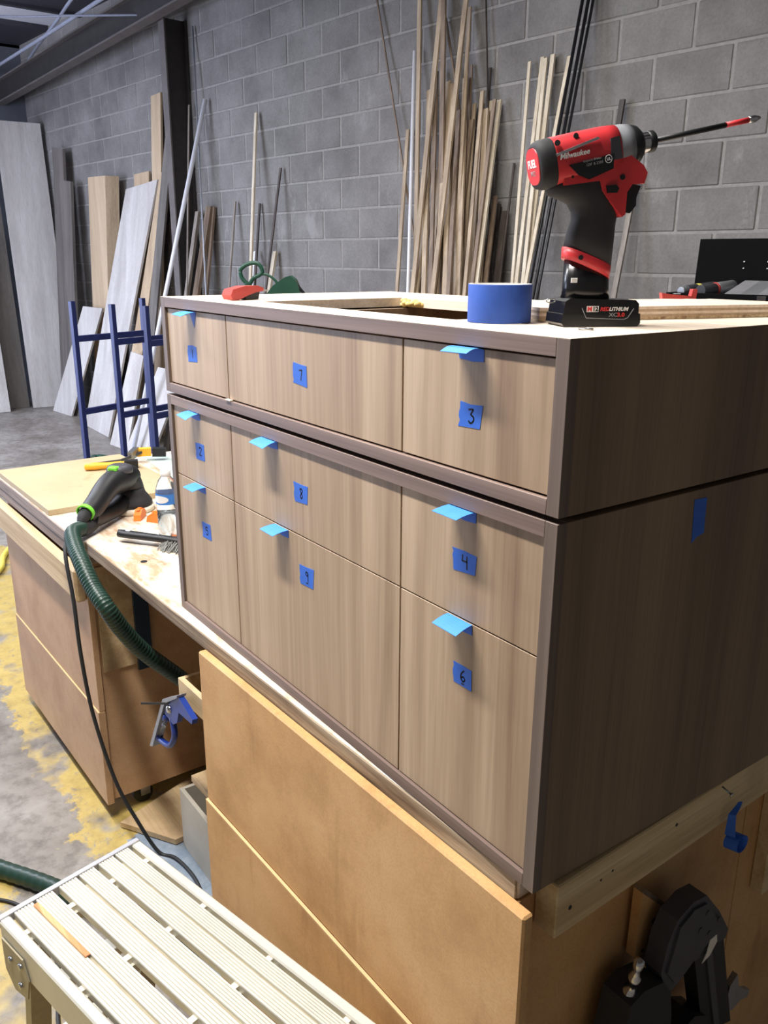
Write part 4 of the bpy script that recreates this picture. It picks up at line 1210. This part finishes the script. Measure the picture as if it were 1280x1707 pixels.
# nailer
o = thing('brad_nailer', 'black pneumatic nailer hanging on the cart side', 'nailer', (.02, .36, .40))
def nb_(name, poly, x0, x1, mt):
    q_ = MB(); q_.prism([(a - .002, b_ - .004) for a, b_ in poly], x0, x1, fx)
    return q_.build(name, mt, o)
nb_('handle', [(.2586, .702), (.268, .755), (.285, .788), (.322, .802), (.357, .797), (.40, .745), (.424, .709), (.436, .690), (.432, .674), (.415, .676), (.386, .690), (.366, .672), (.344, .676), (.318, .660), (.292, .650), (.272, .672)], .004, .036, 'dark_grey')
nb_('handle_core', [(.27, .70), (.29, .775), (.322, .790), (.355, .785), (.41, .712), (.425, .690), (.38, .70), (.345, .69), (.295, .665)], .036, .040, 'dark_grey')
nb_('magazine', [(.352, .680), (.424, .700), (.500, .452), (.412, .480)], .006, .032, 'tool_black')
nb_('magazine_rail', [(.378, .684), (.392, .688), (.462, .462), (.446, .466)], .032, .035, 'dark_grey')
nb_('body', [(.185, .690), (.215, .700), (.262, .688), (.285, .655), (.296, .60), (.30, .50), (.20, .44), (.16, .56)], -.0115, .040, 'tool_rubber')
nb_('motor_cap', [(.30, .50), (.33, .548), (.365, .556), (.40, .535), (.43, .48), (.36, .40)], -.008, .040, 'tool_black')
nb_('trigger', [(.272, .690), (.262, .664), (.286, .650), (.294, .662)], .005, .025, 'tool_black')
nb_('depth_wing', [(.500, .520), (.520, .535), (.532, .500), (.556, .478), (.572, .470), (.568, .455), (.545, .462), (.520, .455), (.492, .470)], .012, .022, 'steel')
nb_('white_sticker', [(.377, .704), (.394, .706), (.398, .690), (.382, .671), (.362, .666), (.372, .682)], .040, .041, 'card_white')
fm_ = Matrix.Translation((.022, .203, .681)) @ V((0.01, -.004, .055)).to_track_quat('Z', 'Y').to_matrix().to_4x4()
bb = MB(); bb.lathe([(.012, -.012), (.0135, .004), (.012, .012), (.0075, .017), (.0075, .032), (.0095, .034), (.0095, .042), (.0062, .047), (.0062, .060), (.0075, .064), (.0075, .078), (.004, .080)], 20, fm_); bb.build('air_fitting', 'chrome', o)
for y_, z_ in ((.36, .765), (.395, .735), (.345, .74), (.372, .72)):
    bb = MB(); bb.cyl((.0395, y_ - .002, z_ - .004), (.0415, y_ - .002, z_ - .004), .005, n=12); bb.build('screw', 'dark_grey', o)

# curled strip of tape and a screw on the rail
o = thing('tape_curl', 'curled strip of dark blue tape dangling from the pine rail', 'tape', (.012, .44, .83))
pts = [(.4545, .905), (.446, .900), (.430, .893), (.428, .872), (.427, .856)]
for i in range(15):
    a = math.radians(120 + i * 24)
    pts.append((.440 + .0150 * math.cos(a), .842 + .0150 * math.sin(a)))
bb = MB()
vs = []
for k, (y_, z_) in enumerate(pts):
    vs += [(.0105 + (.001 if k > 4 else 0), y_, z_), (.0105 + (.021 if k > 4 else .003 + k * .003), y_ + .006, z_)]
n_ = len(pts)
vs2 = vs + [(a + .0004, b_ + .0004, c_ + .0004) for a, b_, c_ in vs]
fs = []
for i in range(n_ - 1):
    a = 2 * i
    fs += [(a, a + 2, a + 3, a + 1), (2 * n_ + a, 2 * n_ + a + 1, 2 * n_ + a + 3, 2 * n_ + a + 2)]
bb.add(vs2, fs); bb.build('strip', 'tape_blue', o)
o = thing('wood_screw', 'loose brass wood screw sticking out of the pine rail', 'screw', (.02, .41, .935))
bb = MB(); bb.cyl((.006, .408, .950), (.020, .411, .943), .0016, n=10); bb.build('shank', 'steel', o)
bb = MB(); bb.cyl((.020, .411, .943), (.0225, .4115, .9418), .0038, .0038, n=12); bb.build('head', 'chrome', o)

# ------------------------------------------------------------------ lumber leaning on the block wall
G = 'wood strips leaning in the dense bundle'
STK = [
 ('conduit_pipe', 'pipe', 'thin grey conduit standing on the wall right beside the steel column', 'pipe_grey', (-6.623, 2.566, 3.553), (-6.139, 2.333), .0148, 1, None),
 ('white_pipe', 'pipe', 'white pipe leaning steeply across the foot of the steel column', 'pipe_white', (-6.447, 2.564, 2.981), (-6.474, 1.697), .0372, 1, None),
 ('wood_strip', 'wood strip', 'thin pale strip standing upright behind the leaning white pipe', 'strip_grey', (-6.699, 2.528, 2.969), (-6.278, 2.118), .0153, 0, None),
 ('wood_strip', 'wood strip', 'leftmost wide tan strip right of the leaning white pipe', 'strip_grey', (-6.648, 2.534, 2.113), (-6.461, 1.999), .0472, 0, None),
 ('wood_strip', 'wood strip', 'middle wide brown strip right of the leaning white pipe', 'strip_brown', (-6.477, 2.571, 2.151), (-6.534, 2.093), .0567, 0, None),
 ('wood_strip', 'wood strip', 'rightmost short brown strip right of the leaning white pipe', 'strip_brown', (-6.436, 2.585, 2.145), (-6.436, 2.253), .0360, 0, None),
 ('wood_strip', 'wood strip', 'short grey strip leaning on the wall above the red clip tool', 'strip_grey', (-6.071, 2.611, 2.173), (-5.928, 2.253), .0198, 0, None),
 ('wood_strip', 'wood strip', 'tall pale strip on the bare wall above the green loop handle', 'strip_cream', (-5.715, 2.646, 2.801), (-5.411, 2.254), .0255, 0, None),
 ('metal_rod', 'rod', 'short dark rod just right of the tall pale strip', 'strip_dark', (-5.725, 2.655, 2.145), (-5.666, 2.380), .0191, 0, None),
 ('metal_rod', 'rod', 'long dark rod leaning alone on the bare wall left of the bundle', 'strip_dark', (-5.407, 2.677, 2.385), (-5.354, 2.210), .0182, 0, None),
 ('wood_strip', 'wood strip', 'very short white strip end showing above the green loop handle', 'pipe_white', (-5.772, 2.621, 1.780), (-5.265, 2.118), .0243, 0, None),
 ('wood_strip', 'wood strip', 'short wide pale strip showing above the green guard', 'strip_cream', (-5.513, 2.666, 1.780), (-5.489, 2.247), .0332, 0, None),
 ('wood_strip', 'wood strip', 'hair thin strip slanting down to the right on the wall left of the bundle', 'strip_brown', (-4.351, 2.792, 3.441), (-3.304, 2.765), .0095, 0, None),
 ('wood_strip', 'wood strip', 'leftmost short tan strip at the edge of the bundle', 'strip_tan', (-3.999, 2.817, 2.514), (-3.784, 2.466), .0190, 0, None),
 ('plastic_pipe', 'pipe', 'pale bluish plastic pipe at the left edge of the bundle', 'pipe_white', (-3.926, 2.804, 2.946), (-3.523, 2.442), .0220, 1, None),
 ('wood_strip', 'wood strip', 'tall tan strip just right of the pale bluish pipe', 'strip_tan', (-3.908, 2.826, 3.409), (-3.546, 2.540), .0214, 0, None),
 ('wood_strip', 'wood strip', 'leftmost of the three tallest strips in the middle of the bundle', 'strip_tan', (-3.694, 2.847, 3.423), (-3.644, 2.430), .0242, 0, G),
 ('wood_strip', 'wood strip', 'middle one of the three tallest strips in the bundle', 'strip_brown', (-3.699, 2.836, 3.452), (-3.258, 2.519), .0241, 0, G),
 ('wood_strip', 'wood strip', 'rightmost of the three tallest strips in the middle of the bundle', 'strip_tan', (-3.486, 2.858, 3.374), (-3.376, 2.356), .0235, 0, G),
 ('wood_strip', 'wood strip', 'tan strip just right of the three tallest strips of the bundle', 'strip_tan', (-3.497, 2.867, 3.105), (-3.118, 2.432), .0171, 0, G),
 ('wood_strip', 'wood strip', 'thin strip crossing the bundle the opposite way', 'strip_brown', (-3.698, 2.857, 3.088), (-2.715, 2.773), .0106, 0, None),
 ('wood_strip', 'wood strip', None, 'strip_brown', (-3.479, 2.878, 2.808), (-3.238, 2.621), .0139, 0, G),
 ('metal_rod', 'rod', 'thin dark rod rising highest at the right side of the bundle', 'strip_dark', (-3.399, 2.886, 3.300), (-3.005, 2.795), .0100, 1, None),
 ('metal_rod', 'rod', 'dark flat bar ending behind the pale strips right of the bundle', 'strip_dark', (-3.334, 2.893, 2.772), (-3.193, 2.625), .0170, 0, None),
 ('wood_strip', 'wood strip', 'leftmost of the four even pale strips right of the bundle', 'strip_tan', (-3.425, 2.864, 2.594), (-3.090, 2.435), .0174, 0, None),
 ('wood_strip', 'wood strip', 'second of the four even pale strips right of the bundle', 'strip_tan', (-3.364, 2.870, 2.587), (-3.016, 2.442), .0173, 0, None),
 ('wood_strip', 'wood strip', 'third of the four even pale strips right of the bundle', 'strip_cream', (-3.301, 2.886, 2.596), (-3.010, 2.493), .0240, 0, None),
 ('wood_strip', 'wood strip', 'rightmost of the four even pale strips right of the bundle', 'strip_cream', (-3.233, 2.883, 2.590), (-2.992, 2.344), .0237, 0, None),
 ('wood_strip', 'wood strip', None, 'strip_tan', (-3.788, 2.818, 2.712), (-3.264, 2.367), .0255, 0, G),
 ('wood_strip', 'wood strip', None, 'strip_brown', (-3.724, 2.814, 2.801), (-3.144, 2.329), .0215, 0, G),
 ('wood_strip', 'wood strip', None, 'strip_tan', (-3.586, 2.818, 2.716), (-3.031, 2.340), .0247, 0, G),
 ('wood_strip', 'wood strip', None, 'strip_brown', (-3.506, 2.815, 2.565), (-2.956, 2.247), .0211, 0, G),
 ('wood_strip', 'wood strip', None, 'strip_tan', (-3.492, 2.847, 2.738), (-2.932, 2.350), .0244, 0, G),
 ('wood_strip', 'wood strip', 'leftmost of the cream strips above the blue tape roll', 'strip_cream', (-3.039, 2.912, 2.758), (-2.713, 2.472), .0163, 0, None),
 ('wood_strip', 'wood strip', 'second of the cream strips above the blue tape roll', 'strip_cream', (-2.951, 2.921, 2.767), (-2.765, 2.467), .0193, 0, None),
 ('wood_strip', 'wood strip', 'third of the cream strips above the blue tape roll', 'strip_cream', (-2.921, 2.914, 2.756), (-2.637, 2.429), .0192, 0, None),
 ('wood_strip', 'wood strip', 'tallest of the cream strips, ending behind the drill head', 'strip_cream', (-2.883, 2.928, 2.769), (-2.699, 2.474), .0222, 0, None),
 ('wood_strip', 'wood strip', 'cream strip leaning directly against the black pipes', 'strip_cream', (-2.760, 2.920, 2.739), (-2.580, 2.184), .0171, 0, None),
 ('black_pipe', 'pipe', 'leftmost of the three black pipes leaning behind the drill', 'pipe_black', (-2.691, 2.947, 3.144), (-2.715, 2.371), .0180, 1, None),
 ('black_pipe', 'pipe', 'middle one of the three black pipes leaning behind the drill', 'pipe_black', (-2.655, 2.950, 3.137), (-2.680, 2.375), .0179, 1, None),
 ('black_pipe', 'pipe', 'rightmost of the three black pipes leaning behind the drill', 'pipe_black', (-2.626, 2.953, 3.130), (-2.654, 2.377), .0148, 1, None),
 ('dark_board', 'wood strip', 'wide dark board leaning low between the bundle and cream strips', 'strip_dark', (-3.228, 2.893, 2.040), (-3.254, 2.519), .0385, 0, None),
 ('dark_board', 'wood strip', 'narrower dark board right of the wide dark board', 'strip_dark', (-3.166, 2.899, 1.998), (-3.065, 2.588), .0313, 0, None),
 ('metal_rod', 'rod', 'thin grey rod between the dark boards and the cream strips', 'strip_dark', (-3.125, 2.914, 2.254), (-2.998, 2.544), .0102, 0, None),
 ('wood_strip', 'wood strip', 'grey brown strip rising just above the drill head', 'strip_dark', (-2.433, 2.972, 2.498), (-2.410, 2.603), .0240, 0, None),
 ('wood_strip', 'wood strip', 'grey brown strip leaning right behind the drill trigger', 'strip_grey', (-2.315, 2.984, 2.150), (-2.306, 2.613), .0241, 0, None),
]
wt = V((math.cos(TW), math.sin(TW), 0))
# more short strips thicken the bottom of the bundle
for k in range(18):
    sx = -3.78 + k * .034 + random.uniform(-.01, .01)
    STK.append(('wood_strip', 'wood strip', None, random.choice(['strip_tan', 'strip_brown', 'strip_tan']), (sx, 3.244 + sx * .0993 - .07, random.uniform(2.05, 2.75)), (sx + random.uniform(.18, .42), 3.244 + sx * .0993 - random.uniform(.40, .62)), random.uniform(.016, .026), 0, G))
for nm, cat, lab, mt, T_, B2, wd, rnd, grp in STK:
    T_ = V(T_); B3 = V((B2[0], B2[1], .006))
    bb = MB()
    if rnd:
        bb.cyl(B3, T_, wd / 2, n=12)
    else:
        bb.bar(B3, T_, wd * (1.45 if mt in ('strip_tan', 'strip_brown') and wd > .013 else 1.2), max(.008, wd * .55), tuple(V((-wt.y, wt.x, 0))))
    tag(bb.build(nm, mt), lab or 'shorter tan or brown wood strip packed in the dense bundle on the block wall', cat, grp)

# boards in the far corner: bottom edge on the floor, top edge on the wall
def slab(b0, b1, t1, t0, th, n=None):
    b0, b1, t0, t1 = V(b0), V(b1), V(t0), V(t1)
    nn = (b1 - b0).cross(t0 - b0).normalized() * th
    m_ = MB(); m_.hexa([b0, b1, t1, t0, b0 + nn, b1 + nn, t1 + nn, t0 + nn])
    return m_
def board(name, lab, mt, b0, b1, t1, t0, th=.018):
    tag(slab(b0, b1, t1, t0, th).build(name, mt), lab, 'board')
board('sheet_panel', 'tallest wide pale sheet leaning on the far end wall', 'board_pale', (-9.86, 1.72, .003), (-9.84, 2.22, .003), (-10.06, 2.19, 3.17), (-10.10, 1.71, 3.17), -.03)
board('sheet_panel', 'dark narrow sheet beside the tallest pale sheet at the far end', 'board_dark', (-9.95, 1.40, .003), (-9.95, 1.70, .003), (-10.32, 1.70, 3.1), (-10.32, 1.40, 3.1), -.03)
board('sheet_panel', 'pale sheet at the left picture edge leaning on the far end wall', 'board_pale', (-9.75, .70, .003), (-9.75, 1.44, .003), (-10.05, 1.44, 2.0), (-10.05, .70, 2.0), -.03)
board('leaning_board', 'short white board leaning at the foot of the tallest pale sheet', 'board_pale', (-9.55, 1.86, .003), (-9.05, 1.93, .003), (-8.25, 2.13, 1.225), (-8.73, 2.08, 1.225), -.02)
board('leaning_board', 'long white board leaning on the wall behind the blue steel frames', 'board_pale', (-8.46, 1.90, .003), (-7.68, 1.895, .003), (-7.25, 2.42, 2.41), (-7.91, 2.355, 2.36), -.02)
board('leaning_board', 'brown backed board leaning just right of the long white board', 'board_tan', (-7.56, 1.95, .003), (-7.27, 1.98, .003), (-7.12, 2.45, 2.50), (-7.235, 2.44, 2.45), -.02)
board('leaning_board', 'dark edged board between the long white board and the column', 'board_dark', (-7.23, 2.02, .003), (-7.08, 2.04, .003), (-7.00, 2.46, 2.60), (-7.09, 2.455, 2.75), -.02)
board('leaning_board', 'pale short board standing behind the right blue frames', 'board_pale', (-7.34, 1.80, .003), (-6.98, 1.84, .003), (-7.02, 2.08, .86), (-7.26, 2.05, .88), -.02)
board('leaning_board', 'pale low board leaning at the right behind the blue frames', 'board_pale', (-6.75, 1.72, .003), (-6.25, 1.76, .003), (-6.15, 2.10, .80), (-6.62, 2.06, .80), -.02)
board('leaning_board', 'tall pinkish plank standing against the wall left of the column', 'board_tan', (-7.60, 2.35, .003), (-7.42, 2.37, .003), (-7.19, 2.48, 3.13), (-7.37, 2.46, 3.12), -.02)
board('leaning_board', 'tan board top showing above the long white board', 'board_tan', (-8.00, 2.30, .003), (-7.66, 2.33, .003), (-7.50, 2.44, 2.50), (-7.81, 2.41, 2.49), -.02)
board('leaning_board', 'dark grey board standing right of the tallest pale sheet', 'board_dark', (-9.75, 2.02, .003), (-9.40, 2.06, .003), (-9.33, 2.20, 2.84), (-9.60, 2.17, 2.88), -.03)
board('leaning_board', 'lower dark board beside the dark grey board', 'board_dark', (-9.36, 1.96, .003), (-9.01, 2.00, .003), (-9.12, 2.19, 2.5), (-9.30, 2.17, 2.52), -.03)
o = thing('boxed_post', 'tan square boxed post standing against the wall left of the white boards', 'post', (-8.6, 2.1, 0))
bb = MB(); bb.hexa([(-8.88, 2.16, .002), (-8.50, 2.20, .002), (-8.47, 2.31, .002), (-8.86, 2.27, .002), (-8.52, 2.19, 2.50), (-8.11, 2.23, 2.49), (-8.09, 2.36, 2.49), (-8.50, 2.32, 2.5)]); bb.build('body', 'board_tan', o)

# blue steel ladder frames
rd = V((-.39, .92, 0)).normalized()
FR = [((-5.19, .963), 1.452, 'leftmost blue steel ladder frame standing beyond the bench'), ((-5.036 + .02, 1.168), 1.435, 'middle blue steel ladder frame standing beyond the bench'), ((-4.90, 1.352), 1.425, 'rightmost blue steel ladder frame beside the cabinet')]
rd = V((-.37, .93, 0)).normalized()
for (x, y), h, lab in FR:
    o = thing('steel_frame', lab, 'frame', (x, y, 0), 'blue steel ladder frames')
    wid = .60
    for k in (0, 1):
        p = V((x, y, 0)) + rd * wid * k
        bb = MB(frame((p.x, p.y, 0), rd, V((-rd.y, rd.x, 0)), (0, 0, 1))); bb.box((-.017, -.017, .001), (.017, .017, h), .002); bb.build('post', 'blue_steel', o)
    for z_ in (h - .245, h - .735, .12):
        bb = MB(frame((x, y, 0), rd, V((-rd.y, rd.x, 0)), (0, 0, 1))); bb.box((.017, -.015, z_ - .02), (wid - .017, .015, z_ + .02), .002); bb.build('rung', 'blue_steel', o)
# green strap bundle on the floor behind the frames
bb = MB(); bb.tube(catmull([(-6.75, 1.48, .031), (-6.5, 1.40, .031), (-6.2, 1.48, .031), (-6.15, 1.60, .031), (-6.45, 1.62, .031)], 8, True), .03, 8)
tag(bb.build('green_hose', 'machine_green'), 'coil of green hose on the floor behind the blue frames', 'hose')
